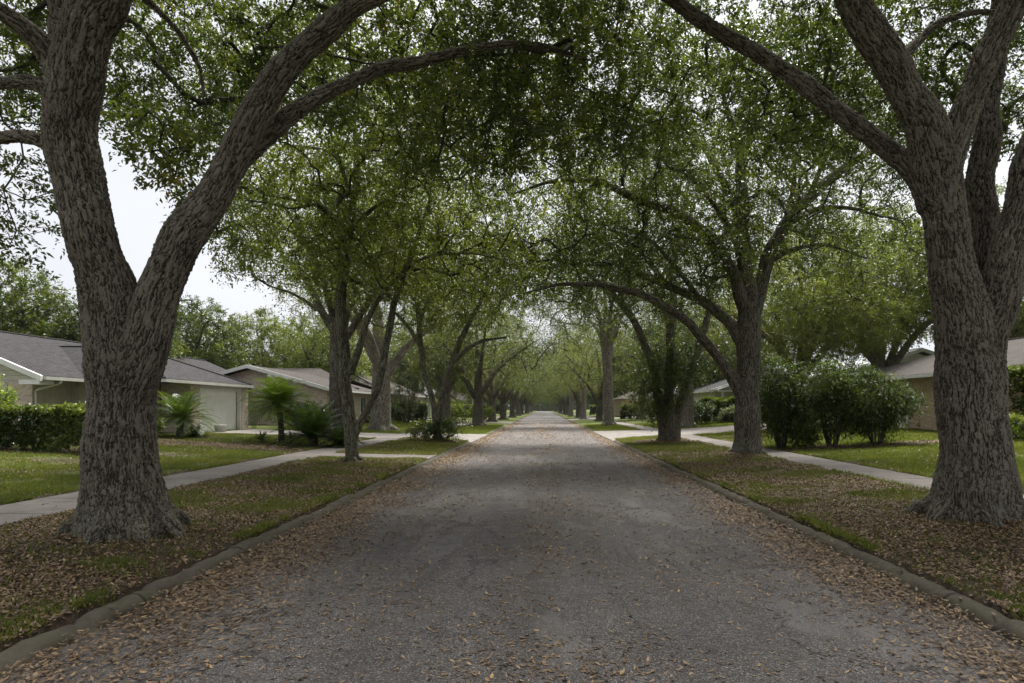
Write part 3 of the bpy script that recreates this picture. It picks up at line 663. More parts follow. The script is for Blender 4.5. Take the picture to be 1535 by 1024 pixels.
Y5 = B_L3[1]; b5 = (*B_L3, gz(B_L3))
KR = .88
l3 = [pxlimb([(655, 668, Y5, 9), (655, 640, Y5, 6.5), (650, 610, Y5, 5.5), (641, 575, Y5, 5), (632, 535, Y5, 5.5), (628, 490, Y5, 5), (622, 440, Y5, 4), (608, 390, Y5, 3)]),
      pxlimb([(656, 650, Y5, 5), (660, 605, Y5, 5), (668, 570, Y5, 5), (680, 535, Y5, 5.5), (697, 495, Y5, 4.5), (720, 450, Y5, 3.5), (740, 410, Y5, 2.5)]),
      pxlimb([(676, 545, Y5, 5), (695, 528, Y5-.2, 4), (722, 512, Y5-.4, 3), (760, 505, Y5-.6, 2)]),
      pxlimb([(630, 520, Y5, 4), (612, 490, Y5+.3, 3.5), (588, 465, Y5+.5, 3)]),
      pxlimb([(630, 480, Y5, 4), (648, 430, Y5-.3, 3), (660, 380, Y5-.5, 2)])]
l3 += roots(b5, .15, 6, .18, 6, .05)
att5 = sample_blobs([(-5.2, 30, 8.8, 4.6, 5.0, 4.0), (-2.8, 30, 7.8, 3.8, 4.6, 2.8)], 1100, ok=okmid(4.7), gap=.40, seed=9)
make_tree('oak_tree', 'forked slim oak on the left grass patch with a leafy shrub at its foot', 'tree', b5, l3, att5, 42, .12, M['leaf_light'], M['bark_moss'], .03, 'oaks arching over the street', rtip=.008, spread=.48, tone=.50, wid=.44)

# ------------------------------------------------------------------ trees down the street and behind the houses: a few kinds, each built once and copied
def limb_set(seed, fork, r, H, spread, n=5, lean=.05, straight=False):
    g = np.random.default_rng(seed); a0 = g.uniform(0, 6.28); out = []
    top = np.array([g.normal(0, lean), g.normal(0, lean), fork])
    out.append(Limb([(0, 0, -.25), (0, 0, .25), top*[.5, .5, .5], top, top+[g.normal(0, .2), g.normal(0, .2), (H-fork)*.4], top+[g.normal(0, .5), g.normal(0, .5), (H-fork)*.8]], [r*1.45, r*1.12, r, r*.88, r*.45, r*.12], .3))
    for i in range(n):
        a = a0+2*math.pi*(i+g.uniform(-.25, .25))/n; d = np.array([math.cos(a), math.sin(a), 0]); s = spread*g.uniform(.75, 1.15); z0 = fork*g.uniform(.72, 1.15); h = (H-fork)*g.uniform(.45, .8)
        k = .30 if straight else .42
        out.append(Limb([np.array([0, 0, z0-.3]), np.array([0, 0, z0])+d*s*.10+[0, 0, .3], np.array([0, 0, z0+h*.45])+d*s*k*.8, np.array([0, 0, z0+h*.8])+d*s*.72, np.array([0, 0, z0+h])+d*s], [r*.62, r*.52, r*.40, r*.25, r*.08], .3))
    for i in range(5):
        a = a0+2*math.pi*(i+.4)/5; d = np.array([math.cos(a), math.sin(a), 0])
        out.append(Limb([[0, 0, .30], d*r*1.2+[0, 0, .10], d*r*2.1+[0, 0, -.12]], [r*.5, r*.42, r*.14], .2))
    return out
def shift(limbs, b):
    for l in limbs: l.p = l.p+np.asarray(b)
    return limbs
def kind(seed, name, loc, label, cat, group, leafm, barkm, fork, r, H, spread, blobs, nclus, per, size, low, n=5, gap=.4, spread_leaf=.7, tone=.5, shell=.35, rtip=.012, straight=False, minr=.0):
    b = np.array([loc[0], loc[1], float(ground_z(loc[0], loc[1]))-.02])
    att = sample_blobs(blobs, nclus, ok=lambda q: q[:, 2] > low+1.2*(vnoise(q[:, :2]*.5, seed)-.5), gap=gap, seed=seed, shell=shell)+b
    return make_tree(name, label, cat, b, shift(limb_set(seed, fork, r, H, spread, n, straight=straight), b), att, per, size, leafm, barkm, None, group, rtip, spread_leaf, minr, tone, seg=.5)
def place(proto, x, y, rot, sc, label, used=set()):
    o = proto
    if proto.name in used: o = copy_tree(proto)
    used.add(proto.name)
    o.location = (x, y, float(ground_z(x, y))-.02); o.rotation_euler = (0, 0, rot); o.scale = (sc, sc, sc)
    o['label'] = label
    return o
GR = 'oaks in the two street rows'
oakA = kind(11, 'oak_tree', (-5.6, 55), 'x', 'tree', GR, M['leaf_oak'], M['bark_mid'], 2.9, .46, 11.5, 6.0, [(0, 0, 8.0, 7.3, 7.0, 4.6)], 1050, 49, .14, 4.2)
oakB = kind(12, 'oak_tree', (-6, 72), 'x', 'tree', GR, M['leaf_light'], M['bark_mid'], 2.6, .42, 11., 5.6, [(0, 0, 7.7, 7.0, 6.6, 4.5)], 950, 49, .14, 4.1, 4)
oakC = kind(13, 'oak_tree', (5.6, 57), 'x', 'tree', GR, M['leaf_light'], M['bark_pale'], 6.4, .42, 15., 5.4, [(0, 0, 10.6, 6.4, 6.2, 4.8)], 900, 49, .14, 6.6, 5, straight=True)
oakF = kind(14, 'oak_tree', (-5.4, 160), 'x', 'tree', GR, M['leaf_light'], M['bark_mid'], 2.8, .42, 11., 5.8, [(0, 0, 7.6, 7.2, 7., 4.6)], 800, 56, .24, 3.5)
row = [  # kind, x, y, rotation, scale, label
 (oakA, -5.65, 55, .3, 1., 'stout grey oak standing just past the left driveway apron'),
 (oakB, -5.8, 72, 1.2, 1., 'second oak past the left driveway, forked into two stems'),
 (oakA, -5.5, 87, 2.9, .95, 'third oak past the left driveway in the receding row'),
 (oakB, -5.3, 108, 4.0, 1.05, 'fourth oak past the left driveway, small in the distance'),
 (oakA, -5.4, 132, 5.1, 1., 'fifth oak past the left driveway, half hidden by nearer trunks'),
 (oakC, 5.8, 57, .5, 1.05, 'tall pale straight trunked oak beside right kerb past the driveway'),
 (oakB, 6.6, 76, .2, .95, 'thin oak just behind the tall pale trunk on the right verge'),
 (oakC, 5.6, 90, 2.2, .9, 'pale oak second beyond the tall right trunk'),
 (oakB, 5.7, 105, 2.9, 1., 'dark oak third beyond the tall right trunk'),
 (oakC, 5.3, 124, 4.2, .95, 'pale oak fourth beyond the tall right trunk'),
 (oakA, 5.5, 146, 1.5, 1., 'oak fifth beyond the tall right trunk, leaning to the road'),
]
for a in row: place(*a)
yy = [158, 185, 215, 250, 288]
nm = ['sixth', 'seventh', 'eighth', 'ninth', 'tenth']
for i, y in enumerate(yy):
    place(oakF, -5.4+.3*(i % 2), y, 1.7*i, 1.+.06*(i % 3), 'tiny far oak, %s past the left driveway, near the end of the street' % nm[i])
    place(oakF, 5.5-.3*(i % 2), y+9, 2.3*i+.7, 1.+.05*((i+1) % 3), 'tiny far oak, %s beyond the tall right trunk, near the end of the street' % nm[i])

# yard trees beside and between the houses
yardT = kind(21, 'yard_tree', (-9.2, 28.6), 'x', 'tree', None, M['leaf_light'], M['bark_mid'], 5.6, .33, 12.5, 5.0, [(0.6, 0, 9.2, 4.8, 5.2, 3.6)], 700, 49, .13, 6.2)
place(yardT, -9.4, 29.0, 0, 1., 'straight brown trunk directly behind the slender mossy oak'); yardT['category'] = 'tree'
yardU = kind(22, 'yard_tree', (-10.4, 40.), 'x', 'tree', None, M['leaf_light'], M['bark_pale'], 4.6, .60, 12.5, 6.0, [(0, 0, 8.8, 5.8, 5.8, 4.0)], 750, 49, .14, 5.8, 4)
place(yardU, -10.3, 40.5, 1.05, 1., 'wide grey trunk on the left lawn beyond the driveway, limb leaning right')
ySm = kind(23, 'yard_tree', (10.4, 46.5), 'x', 'tree', None, M['leaf_oak'], M['bark_pale'], 3.6, .42, 9.5, 4.2, [(0, 0, 7., 4.4, 4.4, 3.)], 520, 80, .15, 4.2)
place(ySm, 10.6, 47., 0, .95, 'short grey trunk on right lawn beside the house shrubs')
for x, y, r_, s_, lb in [(-8.8, 58, 1., .9, 'brown trunk on the left lawn left of the forked slim oak'), (-12.5, 82, 2., 1.1, 'dark trunk behind the golden shrub on the left'), (12, 78, 3., 1.1, 'tree by tan house wall on the right'), (-13., 112, .7, 1.2, 'lawn tree far down the left side behind the row'), (12.5, 118, 1.9, 1.2, 'lawn tree far down the right side behind the row')]:
    place(ySm, x, y, r_, s_, lb)
GB = 'trees rising behind the houses'
bgA = kind(31, 'background_tree', (-30, 40), 'x', 'tree', GB, M['leaf_oak'], M['bark_mid'], 3., .35, 10., 4.6, [(0, 0, 6.2, 4.8, 4.8, 4.6), (1, 1, 4., 3.6, 3.6, 3.)], 800, 96, .22, 1.2, gap=.34, shell=.5, spread_leaf=.8, minr=.02)
bgB = kind(32, 'background_tree', (-26, 58), 'x', 'tree', GB, M['leaf_light'], M['bark_mid'], 3.2, .35, 11., 5., [(0, 0, 7., 5., 5., 4.6), (-1, 1, 4., 4., 3.6, 3.)], 620, 80, .22, 1.4, gap=.38, shell=.45, spread_leaf=.85, minr=.02)
bgC = kind(33, 'background_tree', (22, 46), 'x', 'tree', GB, M['leaf_light'], M['bark_mid'], 4.4, .5, 14., 7., [(0, 0, 9.4, 7.4, 7.4, 4.8), (-2, 0, 7., 5., 5., 3.)], 1000, 84, .19, 4.4, gap=.38, spread_leaf=.8)
for p_, x, y, r_, s_, lb in [
  (bgA, -32, 37, 0, .92, 'dark dense tree rising over the grey roofed house, left of the huge oak'),
  (bgA, -27.5, 41, 2., .78, 'dark dense tree over the grey roof ridge just left of the trunk'),
  (bgA, -31, 56, 1., .98, 'dark green tree behind the garage roof, right of the huge oak'),
  (bgB, -29, 66, 2.2, .95, 'loose crowned tree behind the white gabled house, left side'),
  (bgB, -24, 72, .4, .92, 'loose pale tree behind the white gabled house, right side'),
  (bgB, -21, 60.5, 3.6, .85, 'leafy tree over the white gabled house roof end'),
  (bgA, -20, 86, 3.1, 1.05, 'tree behind the brown roofed house'),
  (bgB, -16, 100, 4.4, 1.05, 'bushy tree filling the gap beyond the brown roofed house'),
  (bgB, -15.5, 138, 1.4, 1.2, 'bushy tree far behind the left row of oaks'),
  (bgA, -17, 180, 2.4, 1.3, 'faint dense tree farthest behind the left row'),
  (bgC, 22.5, 43, 0, 1., 'broad spreading tree over the pale roof and the bushes on the right'),
  (bgC, 15.5, 38.5, 2., .82, 'wide leafy tree between the right bushes and thick trunked oak'),
  (bgC, 30, 42, 3.2, 1.05, 'broad tree behind brown roofed house at the right edge'),
  (bgB, 21, 70, 1., 1.1, 'leafy tree behind the house with white gable on the right'),
  (bgB, 15.5, 68, 3.9, .9, 'lighter tree beside the house with white gable'),
  (bgA, 16, 112, 5., 1.15, 'dense tree beyond the tan house'),
  (bgB, 16.5, 150, 2., 1.3, 'bushy tree far behind the right row of oaks'),
  (bgA, 17, 195, .9, 1.3, 'faint dense tree farthest behind the right row')]:
    place(p_, x, y, r_, s_, lb)
for i, (x, y, s_) in enumerate([(-16, 396, 1.6), (-5, 402, 1.7), (5, 399, 1.55), (16, 395, 1.7), (-29, 390, 1.8), (29, 392, 1.8)]):
    place(bgB if i % 2 else bgA, x, y, i*1.1, s_, 'hazy tree closing the far end of the street'); 
# ================================================================== shrubs, hedges, palms
def shrub(name, label, cat, x, y, rx, ry, h, nst, nclus, per, size, leafm, group=None, z0=.15, wid=.36, spread=.3, tone=.5, leggy=0., parts=True, droop=.25, twigs=6):
    b = np.array([x, y, float(ground_z(x, y))-.02])
    root = empty(name, b, label, cat, group)
    limbs = []
    for i in range(nst):
        a = 2*math.pi*(i+rng.uniform(-.3, .3))/nst; d = np.array([math.cos(a)*rx, math.sin(a)*ry, 0]); k = rng.uniform(.3, .75)
        limbs.append(Limb([b+d*.10-[0, 0, .1], b+d*.26+[0, 0, h*.22], b+d*k*.75+[0, 0, h*.5], b+d*k+[0, 0, h*rng.uniform(.7, .9)]], np.array([.024, .020, .015, .008])*max(.6, h/2.2), .2))
    lob = [(b[0], b[1], b[2]+h*(.5+leggy*.25), rx*.7, ry*.7, h*(.46-leggy*.25))]
    for i in range(5):
        t_ = 1.3+i*2*math.pi/5+rng.uniform(-.4, .4); lob.append((b[0]+math.cos(t_)*rx*.78, b[1]+math.sin(t_)*ry*.78, b[2]+h*rng.uniform(.36, .86), rx*.46, ry*.46, h*rng.uniform(.14, .24)))
    att = sample_blobs(lob, nclus, ok=lambda q: q[:, 2] > b[2]+z0+leggy*h*.18, gap=.28, gap_scale=1.3, shell=.55, seed=int(abs(x*7+y)))
    paths, ends = grow(limbs, att, seg=.25, rtip=.004, start=.2, jit=.02)
    mb = MB()
    for l in limbs: mb.tube(l.p, l.r, 6, l.off)
    for full, r in paths:
        if r[0] > .004: mb.tube(full, r, 4, (0, 0, 0), False)
    if parts: mb.build('stem_sprays', M['bark_twig'], root, True)
    ends = np.where(np.linalg.norm(ends, axis=1, keepdims=True) < .1, [[0, 0, 1.]], ends)
    tc = np.clip(tone+1.1*(fnoise(att*2., 8)-.5)+rng.normal(0, .08, len(att)), 0, 1)
    v, f, t = leaves(att, ends, per, size, spread, twigs, wid, droop, tc)
    k = v[:, 2].reshape(-1, 4).min(1) > b[2]+.02
    f = f[k]; t = t[k]
    mesh_obj('foliage', v, f, leafm, root, False, None, t)
    return root
GS = 'bushes along the right front lawn'
for i, (x, y, rx, h, lb) in enumerate([(8.75, 23.6, 1.05, 3.2, 'tall dark bush directly right of the thick trunked oak'), (10.45, 23.2, 1.15, 3.0, 'middle dark bush on bare stems beside the right pavement'), (12.0, 23.1, 1.20, 2.75, 'spreading long leaved bush nearest the brick wall on the right')]):
    shrub('bush', lb, 'bush', x, y, rx, 1.15, h*1.04, 14, 300, 30, .21, M['leaf_dark'], GS, .22, .18, .52, .55, .16, droop=.7)
shrub('bush', 'small low bush under the tall dark bush by the right pavement', 'bush', 9.2, 22.9, .5, .4, .75, 5, 60, 50, .09, M['leaf_dark'], None, .05)
shrub('shrub', 'low leafy shrub at the foot of the forked slim oak', 'shrub', -4.55, 29.4, 1.0, .6, 1.05, 8, 70, 34, .16, M['leaf_oak'], None, .1, .30, .3)
shrub('shrub', 'low leafy shrub left of the foot of the forked slim oak', 'shrub', -5.75, 29.7, .6, .5, .95, 6, 40, 30, .16, M['leaf_oak'], None, .1, .30, .3)
shrub('shrub', 'round light green shrub right beside the huge oak by the porch cycad', 'shrub', -15.4, 24.6, .62, .6, 1.0, 6, 90, 66, .085, M['leaf_hedge'], None, .05, .5, .2, .65)
shrub('shrub', 'shrub with bright leaves climbing the brick gable end wall at left edge', 'shrub', -19.6, 22.9, .55, .4, 2.3, 4, 60, 40, .12, M['leaf_palm'], None, .4, .45, .25, .6)
GH = 'hedges of clipped shrubs before the houses'
def hedge(label, x0, x1, y0, y1, h, n, size, leafm, tone=.45, group=None):
    xc, yc = (x0+x1)/2, (y0+y1)/2; b = np.array([xc, yc, float(ground_z(xc, yc))-.02])
    root = empty('hedge', b, label, 'hedge', group)
    mb = MB()
    for i in range(int(max(4, (x1-x0+y1-y0)*2))):
        q = b+[rng.uniform(x0-xc, x1-xc)*.9, rng.uniform(y0-yc, y1-yc)*.6, -.1]
        mb.tube(resample([q, q+[rng.normal(0, .08), rng.normal(0, .08), h*.4], q+[rng.normal(0, .2), rng.normal(0, .2), h*.85]], [.025, .018, .008], .2)[0], .014, 4)
    mb.build('stem_sprays', M['bark_twig'], root, True)
    u = rng.uniform(0, 1, (n, 3)); s = rng.integers(0, 4, n); dpt = rng.uniform(0, .16, n)
    u[s == 0, 2] = 1-dpt[s == 0]*.7; u[:, 2] = np.where((s == 3) & (h > 5), u[:, 2]**2, u[:, 2]); u[s == 1, 1] = dpt[s == 1]; u[s == 2, 0] = np.where(rng.random((s == 2).sum()) < .5, dpt[s == 2]*.3, 1-dpt[s == 2]*.3)
    q = np.stack([x0+(x1-x0)*u[:, 0], y0+(y1-y0)*u[:, 1], b[2]+.10+(h-.1)*u[:, 2]], -1)
    q += .26*(np.stack([vnoise(q*1.7, 1), vnoise(q*1.7, 2), vnoise(q*1.7, 3)], -1)-.5)*np.array([1, 1, 1.2])
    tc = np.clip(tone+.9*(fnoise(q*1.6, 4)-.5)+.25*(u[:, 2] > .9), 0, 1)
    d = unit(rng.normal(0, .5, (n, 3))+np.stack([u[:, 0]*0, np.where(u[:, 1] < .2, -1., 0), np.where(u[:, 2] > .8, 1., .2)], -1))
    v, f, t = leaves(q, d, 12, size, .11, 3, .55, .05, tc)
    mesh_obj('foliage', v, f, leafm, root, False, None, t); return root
hedge('long dark clipped hedge under the siding wall, left of the huge oak', -18.2, -11.9, 17.9, 19.1, 1.14, 3900, .095, M['leaf_hedge'], .5)
hedge('dark low hedge on the left lawn in front of the brown roofed house', -15.5, -11., 58.5, 60.5, 1.7, 1500, .15, M['leaf_hedge'], .4)
hedge('long dark planting below the porch of the house with white gable', 12.6, 20., 50.2, 52, 1.7, 2200, .15, M['leaf_dark'], .45)
hedge('dark hedge beside the brick wall at the right edge', 16.0, 16.8, 18.0, 22.6, 2.4, 1900, .10, M['leaf_dark'], .5)
hedge('low lime green edging hedge by the lawn at the right edge', 15.1, 15.9, 17., 22.4, .75, 900, .08, M['leaf_gold'], .35)
hedge('dark hedge beyond the pale straight trunk on the right', 10., 14., 82, 84, 1.6, 700, .2, M['leaf_dark'])
hedge('dark shrub bank on the left lawn far down the row', -13, -8.8, 92, 95, 1.8, 900, .22, M['leaf_hedge'])
hedge('far shrub bank on the right lawn beyond the tan house', 9.5, 14, 128, 131, 1.8, 700, .25, M['leaf_hedge'])
hedge('far shrub bank on the left lawn near the end of the street', -14, -9, 150, 153, 2., 700, .28, M['leaf_hedge'])
hd = hedge('low green woods closing the far end of the street', -70, 70, 360, 372, 7., 9000, .9, M['leaf_gold'], .35); hd['kind'] = 'stuff'
GY = 'garden shrubs on the left lawns'
for a in [('golden green shrub between the two grey trunks on the left', -9.1, 63., 1.5, 1.2, 2.3, M['leaf_gold'], .6), ('second golden shrub close to the stout grey oak', -6.9, 70., 1.2, 1.1, 2.2, M['leaf_gold'], .5),
          ('pale grey leaved small tree before the brown roofed house', -12.0, 56, 1.5, 1.2, 4.6, M['leaf_pale'], .6), ('bushy green shrub by the wide grey trunk', -11.8, 46.5, 1.1, 1., 1.5, M['leaf_hedge'], .5),
          ('dark shrub low by brown straight trunk', -10.6, 30.6, 1., .8, 1.2, M['leaf_hedge'], .45), ('grey green shrub against the brick gable wall', -14.6, 38.9, 1.4, .8, 1.5, M['leaf_pale'], .3), ('yellowish shrub beside the palm and the garage', -12.4, 36.5, 1.2, .8, 1.2, M['leaf_gold'], .3)]:
    shrub('shrub', a[0], 'shrub', a[1], a[2], a[3], a[4], a[5], 6, 110, 54, .15, a[6], GY, .1, .36, .34, a[7])
for a in [('pink tinged pale bush below porch of the white gabled house', 14.4, 49.2, .9, .8, 1.2, M['leaf_pale'], .6), ('round green bush beside short grey trunk on right lawn', 12., 49.5, 1.2, 1., 1.9, M['leaf_hedge'], .5), ('dark tall bush behind the sprouting oak on the right', 9.4, 50.5, 1.3, 1.1, 2.3, M['leaf_dark'], .5), ('lime green low shrub near the right edge by brick wall', 14.6, 17.3, .7, .6, .7, M['leaf_gold'], .4)]:
    shrub('shrub', a[0], 'shrub', a[1], a[2], a[3], a[4], a[5], 6, 110, 54, .15, a[6], 'garden shrubs on the right lawns', .1, .36, .34, a[7])

def fronds(c, n, L, up, wdt, tonec, nl=26, droop=1., seed=0, ang=(.05, 1.15)):
    """arching feather fronds made of narrow leaflets; returns verts, quads, tones"""
    g = np.random.default_rng(seed); V, T = [], []
    for i in range(n):
        a = i*2.39996+g.uniform(-.15, .15); e = ang[1]-(ang[1]-ang[0])*(i/n)**.8+g.uniform(-.1, .1); l = L*g.uniform(.8, 1.1)
        d = np.array([math.cos(a), math.sin(a), 0]); s = np.linspace(0.02, 1, nl)
        el = e-droop*(s**1.6)*.9
        step = l/nl
        x = np.cumsum(np.cos(el))*step; z = np.cumsum(np.sin(el))*step*up
        p = c+d*x[:, None]+np.array([0, 0, 1.])*z[:, None]
        tg = unit(np.gradient(p, axis=0)); side = unit(np.cross(tg, [0, 0, 1.])+1e-6); upv = np.cross(side, tg)
        ll = l*wdt*np.sin(np.pi*np.clip(s*.86+.14, 0, 1))**.7
        for sg in (-1, 1):
            ax = unit(side*sg*.85+tg*.6+upv*.28-np.array([0, 0, .12])+g.normal(0, .05, p.shape))
            w = tg*l*.021+upv*.003
            q = np.stack([p, p+ax*ll[:, None]*.5+w, p+ax*ll[:, None]-[0, 0, .02]*np.ones(3), p+ax*ll[:, None]*.5-w], 1)
            V.append(q.reshape(-1, 3)); T.append(np.clip(tonec+g.normal(0, .12)+g.normal(0, .08, nl), 0, 1))
        w = side*.012
        q = np.stack([p[:-1]-w[:-1], p[:-1]+w[:-1], p[1:]+w[1:], p[1:]-w[1:]], 1); V.append(q.reshape(-1, 3)); T.append(np.full(nl-1, tonec*.9))
    v = np.vstack(V); return v, np.arange(len(v)).reshape(-1, 4), np.concatenate(T)
def palm(name, label, cat, x, y, th, tr, n, L, up, wdt, leafm, tone, droop, seed, ang, lean=(0, 0)):
    b = np.array([x, y, float(ground_z(x, y))-.02]); root = empty(name, b, label, cat)
    mb = MB(); p, r = resample([b-[0, 0, .1], b+[lean[0]*.3, lean[1]*.3, th*.45], b+[lean[0], lean[1], th]], [tr*1.25, tr, tr*1.15], .035)
    r = r*(1+.10*np.sign(np.sin(np.arange(len(r))*1.9)))
    mb.tube(p, r, 10, (3, 4, 5)); mb.build('trunk', M['bark_twig'], root)
    v, f, t = fronds(b+[lean[0], lean[1], th], n, L, up, wdt, tone, 20, droop, seed, ang)
    mesh_obj('fronds', v, f, leafm, root, False, None, t); return root
palm('palm_tree', 'small palm with bright green crown standing before the garage', 'palm', -10.55, 25.8, 1.55, .11, 64, 1.5, 1., .36, M['leaf_palm'], .5, 1.15, 1, (-.35, 1.35), (-.12, 0))
palm('cycad', 'tall dark fronded cycad on a stem beside the porch', 'cycad', -15.1, 26.6, .75, .13, 54, 1.45, 1., .26, M['leaf_cycad'], .5, .8, 2, (-.25, 1.35))
palm('cycad', 'large low dark cycad beside slender mossy oak', 'cycad', -8.95, 24.9, .35, .16, 64, 1.65, 1., .24, M['leaf_cycad'], .45, .75, 3, (-.1, 1.35))
palm('cycad', 'second low cycad tucked behind the slender mossy oak', 'cycad', -7.75, 24.6, .15, .14, 40, 1.0, 1., .26, M['leaf_cycad'], .35, .8, 4, (0., 1.3))
palm('cycad', 'tiny spiky plant on the mulch left of the small palm', 'plant', -11.0, 25.0, .08, .05, 22, .48, 1., .14, M['leaf_cycad'], .6, .4, 5, (.2, 1.4))
palm('cycad', 'little grassy clump at the foot of the small palm', 'plant', -10.1, 25.6, .05, .05, 18, .6, 1., .08, M['leaf_cycad'], .4, .5, 6, (.4, 1.4))
palm('fern', 'dark fern like plant below porch cycad', 'plant', -14.4, 26.4, .05, .05, 24, .7, 1., .2, M['leaf_cycad'], .3, .8, 7, (.0, 1.3))

# ================================================================== houses
def house(label, loc):
    return empty('house', loc, label, 'house')
def window(par, axis, c, w, h, depth_dir):
    """axis 'x': the wall faces -/+x at x=c[0]; axis 'y': it faces -/+y. The window is a white frame with glass and a glazing bar."""
    f = MB(); g = MB(); d = depth_dir
    def bx(m, u0, z0, u1, z1, o0, o1):
        a, b = sorted((o0*d, o1*d))
        if axis == 'x': m.box(c[0]+a, c[1]+u0, c[2]+z0, c[0]+b, c[1]+u1, c[2]+z1)
        else: m.box(c[0]+u0, c[1]+a, c[2]+z0, c[0]+u1, c[1]+b, c[2]+z1)
    t = .06
    bx(f, -w/2, 0, -w/2+t, h, -.02, .05); bx(f, w/2-t, 0, w/2, h, -.02, .05); bx(f, -w/2+t, 0, w/2-t, t, -.02, .05); bx(f, -w/2+t, h-t, w/2-t, h, -.02, .05)
    bx(f, -.02, t, .02, h-t, -.02, .035); bx(f, -w/2-.05, -.06, w/2+.05, -.002, -.02, .09)
    bx(g, -w/2+t, t, -.021, h-t, -.01, .015); bx(g, .021, t, w/2-t, h-t, -.01, .015)
    o = f.build('window', M['white'], par); g.build('pane', M['glass'], o)
def slabroof(par, polys, mat, th=.16, name='roof'):
    m = MB()
    for p in polys: m.slab(p, th)
    return m.build(name, mat, par)
# --- the grey roofed house with garage on the left
hA = house('low house with grey shingle roof, white garage door and brick gable end on the left', (-20, 30, .45))
m = MB(); m.box(-28.6, 25.3, .2, -20.2, 25.55, 2.74); m.build('wall', M['brick'], hA)
m = MB(); m.add([(-28.0, 25.32, 2.745), (-19.75, 25.32, 2.745), (-24.3, 25.32, 4.78), (-28.0, 25.48, 2.745), (-19.75, 25.48, 2.745), (-24.3, 25.48, 4.78)], [(0, 1, 2), (5, 4, 3), (0, 3, 4, 1), (1, 4, 5, 2), (2, 5, 3, 0)]); o = m.build('wall', M['siding_pale'], hA); o['label'] = 'pale boarded gable triangle'
m = MB(); m.box(-20.35, 25.555, .2, -20.2, 27.6, 2.86); m.box(-20.35, 27.6, .2, -17.5, 27.72, 2.86); m.box(-17.62, 27.725, .2, -17.5, 29.2, 2.86); o = m.build('wall', M['siding'], hA); o['label'] = 'grey green vertical siding under the eaves'
m = MB(); m.box(-17.45, 29.2, .2, -16.1, 29.98, 2.84); m.build('brick_pier', M['brick'], hA)
m = MB(); m.box(-16.5, 34.12, .2, -16.1, 34.9, 2.84); m.build('brick_pier', M['brick'], hA)
m = MB(); m.box(-24, 34.5, .2, -16.52, 34.75, 2.84); m.build('wall', M['brick'], hA)
m = MB(); m.box(-16.5, 29.985, 2.66, -16.12, 34.115, 2.84); m.build('lintel', M['cream'], hA)
m = MB(); m.box(-16.42, 30.08, .5, -16.34, 34.02, 2.6)
for k in range(1, 4): m.box(-16.338, 30.1, .5+.525*k-.015, -16.325, 34.0, .5+.525*k+.015)
for k in range(4):
    for j in range(4): m.box(-16.339, 30.2+j*.97, .62+.525*k, -16.330, 31.05+j*.97, .93+.525*k)
m.build('garage_door', M['garage'], hA)
m = MB(); m.box(-16.3, 29.985, .5, -16.12, 30.075, 2.655); m.box(-16.3, 34.025, .5, -16.12, 34.115, 2.655); m.box(-16.3, 30.076, 2.6, -16.12, 34.024, 2.655); m.build('door_frame', M['white'], hA)
m = MB(); m.box(-17.49, 27.95, .5, -17.44, 28.85, 2.5); m.build('door', M['dark'], hA)
ez, pt = 2.96, .43
ra = slabroof(hA, [[(-19.3, 24.7, ez), (-19.3, 46, ez), (-24.3, 46, ez+5*pt), (-24.3, 24.7, ez+5*pt)], [(-24.3, 24.7, ez+5*pt), (-24.3, 46, ez+5*pt), (-29.3, 46, ez), (-29.3, 24.7, ez)],
                  [(-15.9, 26.9, ez), (-15.9, 34.8, ez), (-19.85, 30.85, ez+3.95*pt)], [(-15.9, 26.9, ez), (-19.85, 30.85, ez+3.95*pt), (-24, 30.85, ez+3.95*pt), (-24, 26.9, ez)],
                  [(-15.9, 34.8, ez), (-24, 34.8, ez), (-24, 30.85, ez+3.95*pt), (-19.85, 30.85, ez+3.95*pt)]], M['shingle_grey'], .12)
m = MB()
for (a, b) in (((-24.3, 24.7, ez+5*pt+.02), (-24.3, 46, ez+5*pt+.02)), ((-15.9, 34.8, ez+.02), (-19.85, 30.85, ez+3.95*pt+.02)), ((-15.9, 26.9, ez+.02), (-19.85, 30.85, ez+3.95*pt+.02)), ((-19.85, 30.85, ez+3.95*pt+.02), (-23.9, 30.85, ez+3.95*pt+.02))): m.tube(np.linspace(a, b, 12), .045, 5)
m.build('ridge_cap', M['shingle_grey'], ra)
m = MB()
for sx in (1, -1):
    q = [(-24.3+sx*5.0, ez-.22), (-24.3+sx*5.0, ez-.005), (-24.3, ez+5*pt-.005), (-24.3, ez+5*pt-.22)]
    m.add([(x, 24.56, z) for x, z in q]+[(x, 24.695, z) for x, z in q], [(0, 1, 2, 3), (7, 6, 5, 4), (0, 4, 5, 1), (1, 5, 6, 2), (2, 6, 7, 3), (3, 7, 4, 0)])
m.box(-20.15, 24.58, 2.62, -19.35, 25.29, 2.80)
m.build('rake_board', M['white'], ra)
m = MB(); m.box(-19.296, 24.7, 2.80, -19.17, 26.7, 2.93); m.box(-19.3, 26.77, 2.80, -15.9, 26.896, 2.93); m.box(-15.896, 26.77, 2.80, -15.77, 34.85, 2.93); m.box(-24., 34.81, 2.8, -15.9, 34.92, 2.93); m.build('gutter', M['cream'], ra)
m = MB(); m.tube(resample([(-19.24, 25.5, 2.8), (-19.26, 25.48, 2.68), (-19.9, 25.40, 2.48), (-20.14, 25.40, 2.38), (-20.14, 25.40, 2.2), (-20.14, 25.40, .5)], [.045]*6, .06)[0], .045, 8); m.build('downpipe', M['cream'], hA, True)
m = MB(); m.tube([(-20.165, 27.2, 2.5), (-20.165, 27.2, .5)], .03, 6); m.build('downpipe', M['cream'], hA, True)
tub = empty('planter_tub', (-15.6, 30.9, .53), 'low pale plastic tub in front of the garage door', 'tub')
